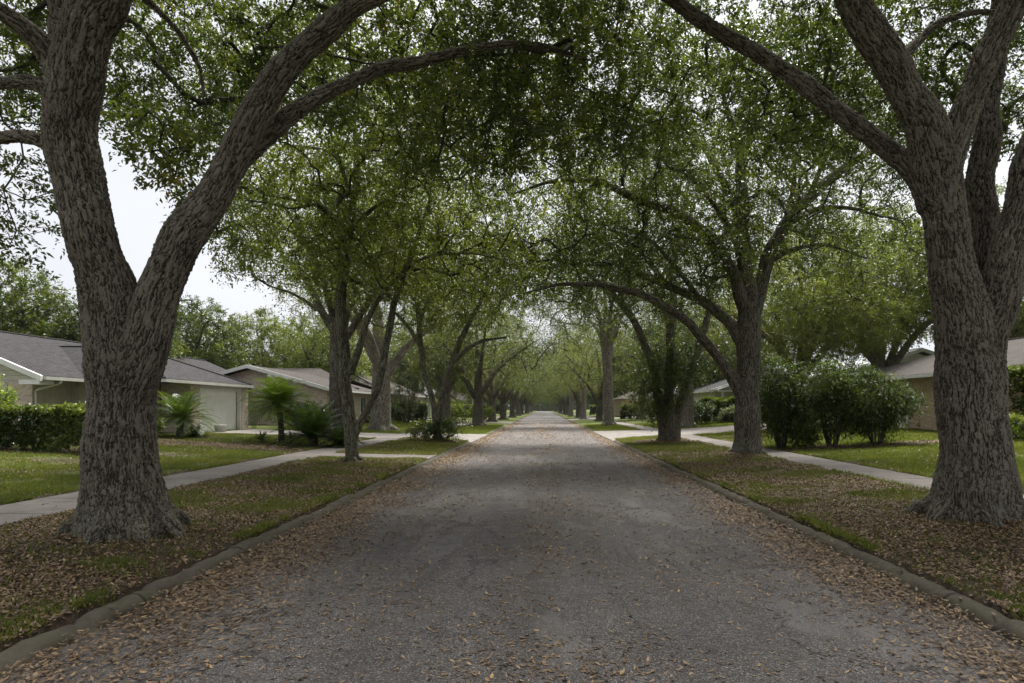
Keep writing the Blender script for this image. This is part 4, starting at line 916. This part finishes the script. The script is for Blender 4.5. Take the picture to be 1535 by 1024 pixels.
m = MB(); m.tube([(-15.6, 30.9, .50), (-15.6, 30.9, .52), (-15.6, 30.9, .86), (-15.6, 30.9, .89), (-15.6, 30.9, .88), (-15.6, 30.9, .84)], [.20, .22, .29, .32, .27, .26], 18); m.build('tub', M['clay'], tub, True)
m = MB(); m.tube([(-15.6, 30.9, .842), (-15.6, 30.9, .86)], [.262, .24], 18); m.build('soil', M['dark'], tub)

# --- the white gabled house behind
hB = house('beige brick house with a long white edged gable behind the small palm', (-19.4, 48, .5))
m = MB(); m.box(-24.6, 42.5, .2, -14.4, 55.5, 2.86); m.add([(-24.6, 42.5, 2.862), (-14.4, 42.5, 2.862), (-19.4, 42.5, 4.30), (-24.6, 42.7, 2.862), (-14.4, 42.7, 2.862), (-19.4, 42.7, 4.30)], [(0, 1, 2), (5, 4, 3), (0, 3, 4, 1), (1, 4, 5, 2), (2, 5, 3, 0)]); m.build('wall', M['brick'], hB)
rb = slabroof(hB, [[(-13.8, 41.9, 2.97), (-13.8, 56, 2.97), (-19.4, 56, 4.54), (-19.4, 41.9, 4.54)], [(-19.4, 41.9, 4.54), (-19.4, 56, 4.54), (-25, 56, 2.97), (-25, 41.9, 2.97)],
                   [(-13.5, 56.01, 3.0), (-13.5, 64, 3.), (-18.5, 60, 5.3), ], [(-27, 50, 3.5), (-14.5, 50.3, 3.3), (-19.6, 56, 5.2), (-26, 56, 5.2)], [(-26, 56, 5.2), (-19.6, 56, 5.2), (-14.5, 62, 3.), (-27, 62, 3.)]], M['shingle_brown'], .12)
m = MB()
for sx in (1, -1):
    q = [(-19.4+sx*5.6, 2.76), (-19.4+sx*5.6, 2.99), (-19.4, 4.56), (-19.4, 4.33)]
    m.add([(x, 41.78, z) for x, z in q]+[(x, 41.896, z) for x, z in q], [(0, 1, 2, 3), (7, 6, 5, 4), (0, 4, 5, 1), (1, 5, 6, 2), (2, 6, 7, 3), (3, 7, 4, 0)])
m.build('rake_board', M['white'], rb)
window(hB, 'x', (-14.4, 46, 1.3), 1.6, 1.3, 1); window(hB, 'x', (-14.4, 51, 1.3), 1.6, 1.3, 1)
m = MB(); m.box(-13.796, 41.9, 2.82, -13.69, 56, 2.95); m.build('gutter', M['white'], rb)

def hip_house(label, x0, x1, y0, y1, zb, ez, zr, run, wall, roofm, over=.55, wins=(), gable=False, face='x+'):
    h = house(label, ((x0+x1)/2, (y0+y1)/2, zb))
    m = MB(); m.box(x0, y0, zb-.3, x1, y1, ez-.12); 
    xm = (x0+x1)/2; a, b, c, d = x0-over, x1+over, y0-over, y1+over
    if gable: m.add([(x0, y0, ez-.118), (x1, y0, ez-.118), (xm, y0, zr-.3), (x0, y0+.2, ez-.118), (x1, y0+.2, ez-.118), (xm, y0+.2, zr-.3)], [(0, 1, 2), (5, 4, 3), (0, 3, 4, 1), (1, 4, 5, 2), (2, 5, 3, 0)])
    m.build('wall', wall, h)
    r0, r1 = (c if gable else c+run), d-run
    polys = [[(b, c, ez), (b, d, ez), (xm, r1, zr), (xm, r0, zr)], [(a, d, ez), (a, c, ez), (xm, r0, zr), (xm, r1, zr)], [(b, d, ez), (a, d, ez), (xm, r1, zr)]]
    if not gable: polys.append([(a, c, ez), (b, c, ez), (xm, r0, zr)])
    r = slabroof(h, polys, roofm, .12)
    m = MB()
    m.box(a-.1, c, ez-.17, a-.004, d, ez-.02); m.box(b+.004, c, ez-.17, b+.1, d, ez-.02)
    if gable:
        for s, xx in ((1, b), (-1, a)):
            q = [(xx, ez-.22), (xx, ez+.02), (xm, zr+.02), (xm, zr-.22)]
            m.add([(x, c-.12, z) for x, z in q]+[(x, c-.004, z) for x, z in q], [(0, 1, 2, 3), (7, 6, 5, 4), (0, 4, 5, 1), (1, 5, 6, 2), (2, 6, 7, 3), (3, 7, 4, 0)])
    else: m.box(a, c-.1, ez-.17, b, c-.004, ez-.02)
    m.box(a, d+.004, ez-.17, b, d+.1, ez-.02)
    m.build('gutter', M['white'], r)
    m = MB(); m.tube(np.linspace((xm, r0, zr+.02), (xm, r1, zr+.02), 6), .05, 5); m.build('ridge_cap', roofm, r)
    for w in wins: window(h, *w)
    return h
hip_house('pale house with brown hipped roof behind the wide grey trunk', -25, -14.2, 64, 80, .6, 3.1, 5.3, 5., M['siding_pale'], M['shingle_brown'], wins=[('y', (-15.4, 64, 1.2), .7, 1.4, -1), ('y', (-17.6, 64, 1.2), .7, 1.4, -1), ('x', (-14.2, 67.5, 1.2), 1.6, 1.4, 1), ('x', (-14.2, 73, 1.2), 1.6, 1.4, 1)])
hD = hip_house('tan brick house with brown roof behind the massive right oak', 16.9, 26.3, 4, 35.4, .75, 3.2, 4.85, 2.2, M['brick_tan'], M['shingle_brown'], wins=[('x', (16.9, 24.4, 1.3), 1.8, 1.4, -1), ('x', (16.9, 17.4, 1.3), 1.8, 1.4, -1), ('x', (16.9, 10, 1.3), 1.8, 1.4, -1)])
m = MB(); m.box(16.82, 29.6, .5, 16.897, 30.5, 3.07); o = m.build('panel', M['siding_pale'], hD); o['label'] = 'pale panel beside the brick'
hip_house('house with pale grey roof glimpsed over the right bushes', 22.2, 31.5, 46, 60, .8, 4.3, 5.95, 2., M['siding_pale'], M['roof_pale'], gable=True)
hE = hip_house('small pale house with white edged gable and porch posts on the right', 14.6, 24., 54.5, 68, .75, 3.25, 5.0, 4., M['siding_pale'], M['shingle_grey'], wins=[('y', (17.4, 54.5, 1.4), 1.2, 1.4, -1), ('y', (20.4, 54.5, 1.4), 1.2, 1.4, -1), ('x', (14.6, 58, 1.4), 1.5, 1.4, -1)], gable=True)
for x in (15.0, 16.2, 18.6):
    m = MB(); m.box(x-.09, 53.55, .6, x+.09, 53.73, 3.1); m.build('porch_post', M['white'], hE)
m = MB(); m.box(14.6, 53.4, 3.1, 19.2, 54.49, 3.2); m.build('porch_beam', M['white'], hE)
hip_house('tan house far along the right side behind the tall pale trunk', 12.2, 21., 95, 110, .7, 3.3, 5.3, 4., M['brick_tan'], M['shingle_brown'], wins=[('y', (13.8, 95, 1.4), 1.2, 1.4, -1), ('x', (12.2, 99, 1.4), 1.5, 1.4, -1)])
hip_house('distant pale house down the left side of the street', -22, -13, 116, 130, .7, 3.2, 5.2, 4., M['siding_pale'], M['shingle_brown'], wins=[('y', (-14.6, 116, 1.4), 1.2, 1.4, -1)])

# ================================================================== the setting: ground, road, kerbs, pavements, driveways
def axis(fine0, fine1, step, far0, far1, k=1.22):
    a = list(np.arange(fine0, fine1+1e-6, step)); s = step
    while a[-1] < far1: s *= k; a.append(a[-1]+s)
    s = step
    while a[0] > far0: s *= k; a.insert(0, a[0]-s)
    return np.array(a)
xs = axis(-18, 18, .16, -420, 420); xs = np.unique(np.concatenate([xs[(np.abs(np.abs(xs)-3.62) > .09)], [s*q for s in (-1, 1) for q in (3.55, 3.60, 3.635, 3.69)]])); ys = axis(2, 48, .22, -40, 720)
X, Y = np.meshgrid(xs, ys, indexing='ij'); Z = ground_z(X, Y)
pav = ((np.abs(X) > 6.97) & (np.abs(X) < 8.18))
for q in (LDRIVE, RDRIVE, L2DRIVE, R2DRIVE): pav |= inpoly(X, Y, q)
pav |= inpoly(X, Y, LPATH)
Z = Z-np.where(pav, .06, 0)
ap = np.zeros(X.shape, bool)
for q in (LDRIVE, RDRIVE, L2DRIVE, R2DRIVE): ap |= inpoly(X, Y, q) & (np.abs(X) < 4.9)
Z = np.where(ap, np.minimum(Z, -.08), Z)
n0, n1 = X.shape; idx = np.arange(n0*n1).reshape(n0, n1)
quads = np.stack([idx[:-1, :-1], idx[1:, :-1], idx[1:, 1:], idx[:-1, 1:]], -1).reshape(-1, 4)
go = mesh_obj('ground', np.stack([X, Y, Z], -1).reshape(-1, 3), quads, M['ground'], None, True)
for nm_, val in (('green', greenness(X, Y)), ('worn', X*0)):
    a = go.data.attributes.new(nm_, 'FLOAT', 'POINT'); a.data.foreach_set('value', val.astype(np.float32).ravel())
tag(go, 'green lawns and leaf strewn verges either side of the street', 'lawn', None, 'structure')
def sheet(name, near, far, n, m_, zf, mat, label, cat, th=.12):
    """a paved strip between two lines of plan points, laid over the ground"""
    def along(line, n):
        p = np.array(line, float); L = np.concatenate([[0], np.cumsum(np.linalg.norm(np.diff(p, axis=0), axis=1))]); s = np.linspace(0, L[-1], n)
        return np.stack([np.interp(s, L, p[:, 0]), np.interp(s, L, p[:, 1])], -1)
    A, B = along(near, n), along(far, n); t = np.linspace(0, 1, m_)[None, :, None]
    g = A[:, None]*(1-t)+B[:, None]*t; z = zf(g[..., 0], g[..., 1])
    v = np.concatenate([g, z[..., None]], -1).reshape(-1, 3); i = np.arange(n*m_).reshape(n, m_)
    f = np.stack([i[:-1, :-1], i[1:, :-1], i[1:, 1:], i[:-1, 1:]], -1).reshape(-1, 4).tolist()
    ring = list(i[:, 0])+list(i[-1, 1:])+list(i[::-1, -1][1:])+list(i[0, ::-1][1:-1]); k = len(v)
    v = np.vstack([v, v[ring]-[0, 0, th]]); R = len(ring)
    f += [(ring[a], k+a, k+(a+1) % R, ring[(a+1) % R]) for a in range(R)]
    o = mesh_obj(name, v, f, mat); return tag(o, label, cat, None, 'structure')
base_z = lambda x, y: np.interp(np.abs(x), [3.4, 3.66, 6.9, 8.25, 12, 16.5, 24], [.11, .11, .20, .21, .39, .59, .75])
sheet('sidewalk', [(-6.9, -6), (-6.9, 430)], [(-8.25, -6), (-8.25, 430)], 600, 6, lambda x, y: base_z(x, y)+.010+.012*(vnoise(np.stack([x*.4, y*.25], -1), 2)-.5), M['walk'], 'concrete pavement path along the left lawns', 'pavement')
sheet('sidewalk', [(6.9, -6), (6.9, 430)], [(8.25, -6), (8.25, 430)], 600, 6, lambda x, y: base_z(x, y)+.010+.012*(vnoise(np.stack([x*.4, y*.25], -1), 4)-.5), M['walk'], 'concrete pavement path along the right lawns', 'pavement')
def drive_z(x, y):
    a = np.abs(x); g = np.where(x < 0, base_z(x, y), np.interp(a, [3.4, 3.66, 6.9, 8.25, 12, 16.5, 24], [.11, .11, .20, .21, .41, .73, .86]))
    return np.where(a < 5.2, np.interp(a, [3.4, 3.55, 5.2], [.02, .035, float(base_z(5.2, 0))]), g)+.022
sheet('driveway', LDRIVE[:5][::-1], LDRIVE[5:], 60, 12, drive_z, M['drive'], 'left concrete driveway running from the road to the garage', 'driveway')
sheet('driveway', RDRIVE[:5], RDRIVE[5:][::-1], 60, 12, drive_z, M['drive'], 'right concrete driveway curving off the road behind the sprouting oak', 'driveway')
sheet('driveway', L2DRIVE[:3], L2DRIVE[3:][::-1], 50, 8, drive_z, M['drive'], 'second left driveway beyond the stout grey oak', 'driveway')
sheet('driveway', R2DRIVE[:3], R2DRIVE[3:][::-1], 50, 8, drive_z, M['drive'], 'second right driveway beyond the tall pale trunk', 'driveway')
sheet('path', [LPATH[0], LPATH[1]], [LPATH[3], LPATH[2]], 20, 6, lambda x, y: base_z(x, y)+.016, M['walk'], 'short worn path across the left verge to the kerb', 'path')
rx = np.linspace(-3.45, 3.45, 24); ry = axis(-6, 60, .5, -30, 470, 1.1)
sheet('road', [(-3.45, -8), (-3.45, 470)], [(3.45, -8), (3.45, 470)], 300, 24, lambda x, y: road_z(x), M['asphalt'], 'grey asphalt street strewn with fallen leaves', 'road', .3)
def kerb(side, breaks, label):
    y0, V, Fc, n = -6., [], [], 0
    segs = []; c = y0
    for a, b in breaks: segs.append((c, a)); c = b
    segs.append((c, 430.))
    fs = np.array([0, .5, 1, 1, 1, 1, .6, 0]); prof = np.array([(3.41, -.06), (3.418, .03), (3.44, .080), (3.48, .105), (3.535, .110), (3.585, .102), (3.62, .075), (3.64, -.10)])
    m = MB(); g = np.random.default_rng(5 if side < 0 else 6)
    for a, b in segs:
        yv = np.concatenate([np.arange(a, min(b, 34.), .045), np.arange(max(a, 34.), b, 1.)]); yv = np.unique(np.append(yv, b))
        j = np.arange(a+.3, min(b, 60), .81); j = j+g.uniform(-.05, .05, len(j)); ck = g.uniform(a, max(a+1, min(b, 50)), 14)
        dip = np.zeros(len(yv))
        for q in j: dip = np.maximum(dip, np.exp(-((yv-q)/.03)**2))
        for q in ck: dip = np.maximum(dip, .6*np.exp(-((yv-q)/.05)**2))
        tap = np.clip(np.minimum(yv-a, b-yv)/.5, 0, 1) if len(breaks) else np.ones(len(yv))
        if a <= -6: tap = np.clip((b-yv)/.5, 0, 1)
        nz = fnoise(np.stack([yv*.9, yv*0+side], -1), 11)-.5; nz2 = fnoise(np.stack([yv*5., yv*0+side*3], -1), 12)-.5; dip = dip*np.clip(vnoise(np.stack([yv*.9, yv*0+7], -1), 14)*1.8-.3, .1, 1.2)
        P_ = np.repeat(prof[None], len(yv), 0)
        top = prof[None, :, 1] > .05
        P_[..., 1] = np.where(top, prof[None, :, 1]*(.35+.65*tap[:, None])-(dip*.034)[:, None]+(.030*nz+.030*nz2)[:, None], P_[..., 1])
        chip = np.clip(fnoise(np.stack([yv*3.1, yv*0+side*9], -1), 21)-.60, 0, 1)*.28
        P_[..., 1] -= np.where(top, chip[:, None]*np.array([0, 0, .8, 1, .5, .2, 0, 0]), 0); P_[..., 0] += chip[:, None]*np.array([0, .4, .9, .6, .2, 0, 0, 0])+.012*(vnoise(np.stack([np.repeat(yv[:, None], 8, 1)*9, np.repeat(np.arange(8)[None]*1.3, len(yv), 0)], -1), 33)-.5)
        P_[..., 1] += np.where(top, .014*(vnoise(np.stack([np.repeat(yv[:, None], 8, 1)*11, np.repeat(np.arange(8)[None]*1.7, len(yv), 0)], -1), 34)-.5), 0)
        P_[..., 0] += (.06*nz+.035*nz2)[:, None]*np.array([0.3, .6, 1, 1, 1, 1, .5, .2])
        v = np.stack([side*P_[..., 0], np.repeat(yv[:, None], 8, 1), P_[..., 1]], -1).reshape(-1, 3)
        i = np.arange(len(yv)*8).reshape(-1, 8)
        f = np.stack([i[:-1, :-1], i[1:, :-1], i[1:, 1:], i[:-1, 1:]], -1).reshape(-1, 4).tolist()+[tuple(i[0]), tuple(i[-1][::-1])]
        m.add(v, f)
    o = m.build('kerb', M['kerb'], None, True); tag(o, label, 'kerb', None, 'structure')
kerb(-1, [(30.6, 40.6), (66.5, 75.)], 'weathered rounded concrete kerb along the left road edge')
kerb(1, [(32.2, 46.), (84.5, 93.5)], 'weathered rounded concrete kerb along the right road edge')
m = MB()
for x, s in ((-.52, 0), (-.28, .5)):
    m.add([(x, 47+s, .058), (x+.12, 47+s, .058), (x+.34, 51+s, .058), (x+.24, 51+s, .058)], [(0, 1, 2, 3)])
o = m.build('road_marking', M['marking']); tag(o, 'two faint orange stripes painted on the road far ahead', 'marking', None, 'structure')

# ================================================================== fallen leaves and grass
def scatter(n, x0, x1, y0, y1, dens, ypow=1.):
    """points with probability dens(x, y), more of them close to the camera"""
    x = rng.uniform(x0, x1, n); y = y0+(y1-y0)*rng.uniform(0, 1, n)**ypow
    k = rng.uniform(0, 1, n) < dens(x, y); return x[k], y[k]
def flat_leaves(x, y, z, size, tone, curl=.35, tilt=.35, wid=.42):
    n = len(x); a = rng.uniform(0, 2*math.pi, n)
    nrm = unit(np.stack([rng.normal(0, tilt, n), rng.normal(0, tilt, n), np.ones(n)], -1))
    ax = np.stack([np.cos(a), np.sin(a), np.zeros(n)], -1); ax = unit(ax-nrm*(ax*nrm).sum(1, keepdims=True)); w = np.cross(nrm, ax)
    L = (size*rng.uniform(.6, 1.3, n))[:, None]; W = L*wid*rng.uniform(.7, 1.3, n)[:, None]; c = (curl*rng.uniform(-.2, 1., n))[:, None]*L*.5
    b = np.stack([x, y, z], -1)+nrm*.004
    v = np.stack([b-ax*L*.5+nrm*c, b-ax*L*.12+w*W*.5+nrm*c*.2, b+ax*L*.25+w*W*.42+nrm*c*.15, b+ax*L*.5+nrm*c, b+ax*L*.2-w*W*.45+nrm*c*.25, b-ax*L*.15-w*W*.48+nrm*c*.1], 1)
    zmin = v[..., 2].min(1)-(z+.002); v[..., 2] -= np.minimum(zmin, 0)[:, None]
    return v.reshape(-1, 3), np.arange(n*6).reshape(-1, 6), tone
def road_d(x, y):
    e = 3.40-np.abs(x); nz = fnoise(np.stack([x*1.3, y*.8], -1), 40); w = np.where(x < 0, .46, .36)*np.clip(1.45-y*.02, .55, 1.3)
    g = np.exp(-np.maximum(e-.12, 0)**1.5/w**1.5)*np.clip((nz-.20)*3.4, .35, 1)
    cen = .10*np.exp(-((x-.1+.4*(nz-.5))/.75)**2)*np.clip((nz-.3)*3, 0, 1)
    lone = .06*np.clip((nz-.25)*2.5, .1, 1)
    return np.clip(g+cen+lone, 0, 1)*(e > .0)*np.clip((85-y)/55, 0, 1)
x, y = scatter(700000, -3.42, 3.42, 1.2, 85, road_d, 1.9)
v, f, t = flat_leaves(x, y, road_z(x)+rng.uniform(0, .02, len(x))*(np.abs(x) > 2.6)+.085*rng.uniform(0, 1, len(x))*np.exp(-np.maximum(3.42-np.abs(x), 0)/.10), .042+.0012*y, rng.beta(1.9, 1.9, len(x)), .30, .24, .34)
o = mesh_obj('fallen_leaves', v, f, M['litter_road'], None, False, None, t); tag(o, 'tan fallen leaves drifted in the gutters and along the middle of the road', 'fallen leaves', None, 'stuff')
def verge_d(x, y):
    g = greenness(x, y); a = np.abs(x); nz = fnoise(np.stack([x*.9, y*.9], -1), 44)
    d = np.where(a < 6.9, np.clip(1.25-g*1.12, .12, 1)*np.clip((nz-.2)*2.6, .25, 1), np.clip(1.0-g, .08, 1)*np.clip((nz-.36)*4, .2, 1))
    return d*walkable(x, y)
px_, py_ = [], []
for (x0, x1) in ((-6.92, -3.62), (3.62, 6.92)):
    x, y = scatter(240000, x0, x1, 2., 34, verge_d, 1.4); px_.append(x); py_.append(y)
for (x0, x1) in ((-18, -8.2), (8.2, 16.9)):
    x, y = scatter(90000, x0, x1, 8, 34, verge_d, 1.); px_.append(x); py_.append(y)
x = np.concatenate(px_); y = np.concatenate(py_)
v, f, t = flat_leaves(x, y, ground_z(x, y)+rng.uniform(.004, .03, len(x)), .036+.0011*y, rng.beta(1.7, 2.3, len(x)), .4, .42, .36)
o = mesh_obj('fallen_leaves', v, f, M['litter'], None, False, None, t); tag(o, 'brown fallen leaves covering the verges and scattered over the lawns', 'fallen leaves', None, 'stuff')
def walk_d(x, y): return .05*np.clip((fnoise(np.stack([x, y], -1), 50)-.3)*3, .05, 1)
x, y = scatter(30000, -8.2, 8.2, 6, 34, lambda x, y: walk_d(x, y)*(np.abs(x) > 6.95))
v, f, t = flat_leaves(x, y, base_z(x, y)+.014, .06, rng.beta(2, 2, len(x)), .3, .2)
o = mesh_obj('fallen_leaves', v, f, M['litter'], None, False, None, t); tag(o, 'few dead leaves lying on the concrete pavements', 'fallen leaves', None, 'stuff')
def kerb_d(x, y): return (np.abs(np.abs(x)-3.54) < .09)*.35
x, y = scatter(9000, -3.66, 3.66, 2.5, 25, kerb_d)
v, f, t = flat_leaves(x, y, np.full(len(x), .112), .055, rng.beta(2.2, 1.8, len(x)), .3, .2)
o = mesh_obj('fallen_leaves', v, f, M['litter_road'], None, False, None, t); tag(o, 'scattered leaves caught on top of the two kerbs', 'fallen leaves', None, 'stuff')

def grass_d(x, y):
    g = greenness(x, y); nz = fnoise(np.stack([x*1.6, y*1.6], -1), 60)
    return np.clip((g-.48+(nz-.5)*2.2)*1.8+.30, .06, 1)*walkable(x, y)
gx, gy, gh = [], [], []
for (x0, x1, y0, y1, n, h) in ((-6.92, -3.64, 3, 32, 420000, .062), (3.64, 6.92, 3, 32, 420000, .062), (-19, -8.22, 9, 34, 420000, .06), (8.22, 17, 9, 34, 380000, .06), (-6.9, -3.7, 32, 60, 70000, .09), (3.7, 6.9, 32, 60, 70000, .09), (-15, -8.3, 34, 60, 70000, .10), (8.3, 17, 34, 60, 90000, .10)):
    x, y = scatter(n, x0, x1, y0, y1, grass_d, 1.25); gx.append(x); gy.append(y); gh.append(np.full(len(x), h))
# ragged tufts overhanging the kerb and pavement edges
for xe in (-3.68, 3.68, -6.88, 6.88, -8.28, 8.28):
    n = 14000; x = xe+rng.normal(0, .03, n); y = 3+31*rng.uniform(0, 1, n)**1.2; k = (fnoise(np.stack([x*0+xe, y*1.1], -1), 66) > np.where(np.abs(xe) < 4, .60, .50)) & walkable(np.where(np.abs(xe) < 4, np.sign(xe)*np.maximum(np.abs(x), 3.69), x), y)
    gx.append(x[k]); gy.append(y[k]); gh.append(np.full(k.sum(), .085))
x = np.concatenate(gx); y = np.concatenate(gy); h = np.concatenate(gh)*rng.uniform(.5, 1.4, len(x))
n = len(x); a = rng.uniform(0, 2*math.pi, n); w = h*.10+.0016; ln = np.stack([rng.normal(0, .5, n), rng.normal(0, .5, n)], -1)*h[:, None]
z = ground_z(x, y)-.008; b = np.stack([x, y, z], -1); d = np.stack([np.cos(a)*w, np.sin(a)*w, 0*a], -1)
tip = b+np.stack([ln[:, 0], ln[:, 1], h], -1)
v = np.stack([b-d, b+d, tip], 1).reshape(-1, 3)
tn = np.clip(.45+.8*(fnoise(np.stack([x*.7, y*.7], -1), 61)-.5)+rng.normal(0, .16, n), 0, 1)
o = mesh_obj('grass', v, np.arange(n*3).reshape(-1, 3), M['grass'], None, False, None, tn); tag(o, 'short green grass growing on verges and lawns', 'grass', None, 'stuff')

hz = MB(); hz.box(-560, -70, -1.2, 560, 960, 24.)
hm = bpy.data.materials.new('thin damp air'); hm.use_nodes = True; hm.node_tree.nodes.clear()
pv = hm.node_tree.nodes.new('ShaderNodeVolumePrincipled'); pv.inputs['Density'].default_value = .0001; pv.inputs['Color'].default_value = (.93, .95, .97, 1); pv.inputs['Anisotropy'].default_value = .2
ho = hm.node_tree.nodes.new('ShaderNodeOutputMaterial'); hm.node_tree.links.new(pv.outputs[0], ho.inputs['Volume'])
o = hz.build('haze', hm); tag(o, 'faint pale haze hanging in the air along the street', 'haze', None, 'stuff')
# ================================================================== sky, light, camera
SUN_EL, SUN_AZ = 62., 20.
w = bpy.data.worlds.new('World'); S.world = w; w.use_nodes = True; nt = w.node_tree; nt.nodes.clear()
sky = nt.nodes.new('ShaderNodeTexSky'); sky.sky_type = 'NISHITA'; sky.sun_disc = False; sky.sun_elevation = math.radians(SUN_EL); sky.sun_rotation = math.radians(SUN_AZ); sky.dust_density = 4.; sky.air_density = 1.
hs = nt.nodes.new('ShaderNodeHueSaturation'); hs.inputs['Saturation'].default_value = .14; nt.links.new(sky.outputs[0], hs.inputs['Color'])
tc = nt.nodes.new('ShaderNodeTexCoord'); ns = nt.nodes.new('ShaderNodeTexNoise'); ns.inputs['Scale'].default_value = 2.2; ns.inputs['Detail'].default_value = 5; nt.links.new(tc.outputs['Generated'], ns.inputs['Vector'])
mx = nt.nodes.new('ShaderNodeMix'); mx.data_type = 'RGBA'; mx.inputs[0].default_value = .78; nt.links.new(hs.outputs[0], mx.inputs[6])
rp = nt.nodes.new('ShaderNodeValToRGB'); rp.color_ramp.elements[0].color = (2.5, 2.62, 2.86, 1); rp.color_ramp.elements[1].color = (3.1, 3.2, 3.42, 1); rp.color_ramp.elements[0].position = .3; rp.color_ramp.elements[1].position = .7
nt.links.new(ns.outputs[0], rp.inputs[0]); nt.links.new(rp.outputs[0], mx.inputs[7])
bg = nt.nodes.new('ShaderNodeBackground'); bg.inputs['Strength'].default_value = .125; nt.links.new(mx.outputs[2], bg.inputs['Color'])
wo = nt.nodes.new('ShaderNodeOutputWorld'); nt.links.new(bg.outputs[0], wo.inputs['Surface'])
sd = bpy.data.lights.new('sun', 'SUN'); sd.energy = 3.6; sd.angle = math.radians(22); sd.color = (1., .97, .92)
so = bpy.data.objects.new('sun', sd); COL.objects.link(so)
el, az = math.radians(SUN_EL), math.radians(SUN_AZ)
so.rotation_euler = Vector((-math.sin(az)*math.cos(el), -math.cos(az)*math.cos(el), -math.sin(el))).to_track_quat('-Z', 'Y').to_euler()
cd = bpy.data.cameras.new('camera'); co = bpy.data.objects.new('camera', cd); COL.objects.link(co); S.camera = co
co.location = (0, 0, CH); co.rotation_euler = (math.pi/2, 0, 0)
cd.sensor_width = 36; cd.lens = 36*F/1535; cd.shift_x = -(CX-767.5)/1535; cd.shift_y = (HY-512)/1535; cd.clip_end = 2000; cd.clip_start = .05
S.view_settings.view_transform = 'Standard'; S.view_settings.look = 'None'; S.view_settings.gamma = 1; S.view_settings.exposure = EXPOSURE
S.render.engine = 'CYCLES'; c = S.cycles
c.max_bounces = 7; c.diffuse_bounces = 5; c.glossy_bounces = 2; c.transmission_bounces = 4; c.transparent_max_bounces = 4; c.caustics_reflective = False; c.caustics_refractive = False
c.volume_bounces = 1; c.use_denoising = True; c.use_adaptive_sampling = True; c.adaptive_threshold = .02; c.sample_clamp_indirect = 6
print('script %.1f s' % (time.time()-T0), sum(len(o.data.polygons) for o in bpy.data.objects if o.type == 'MESH'))
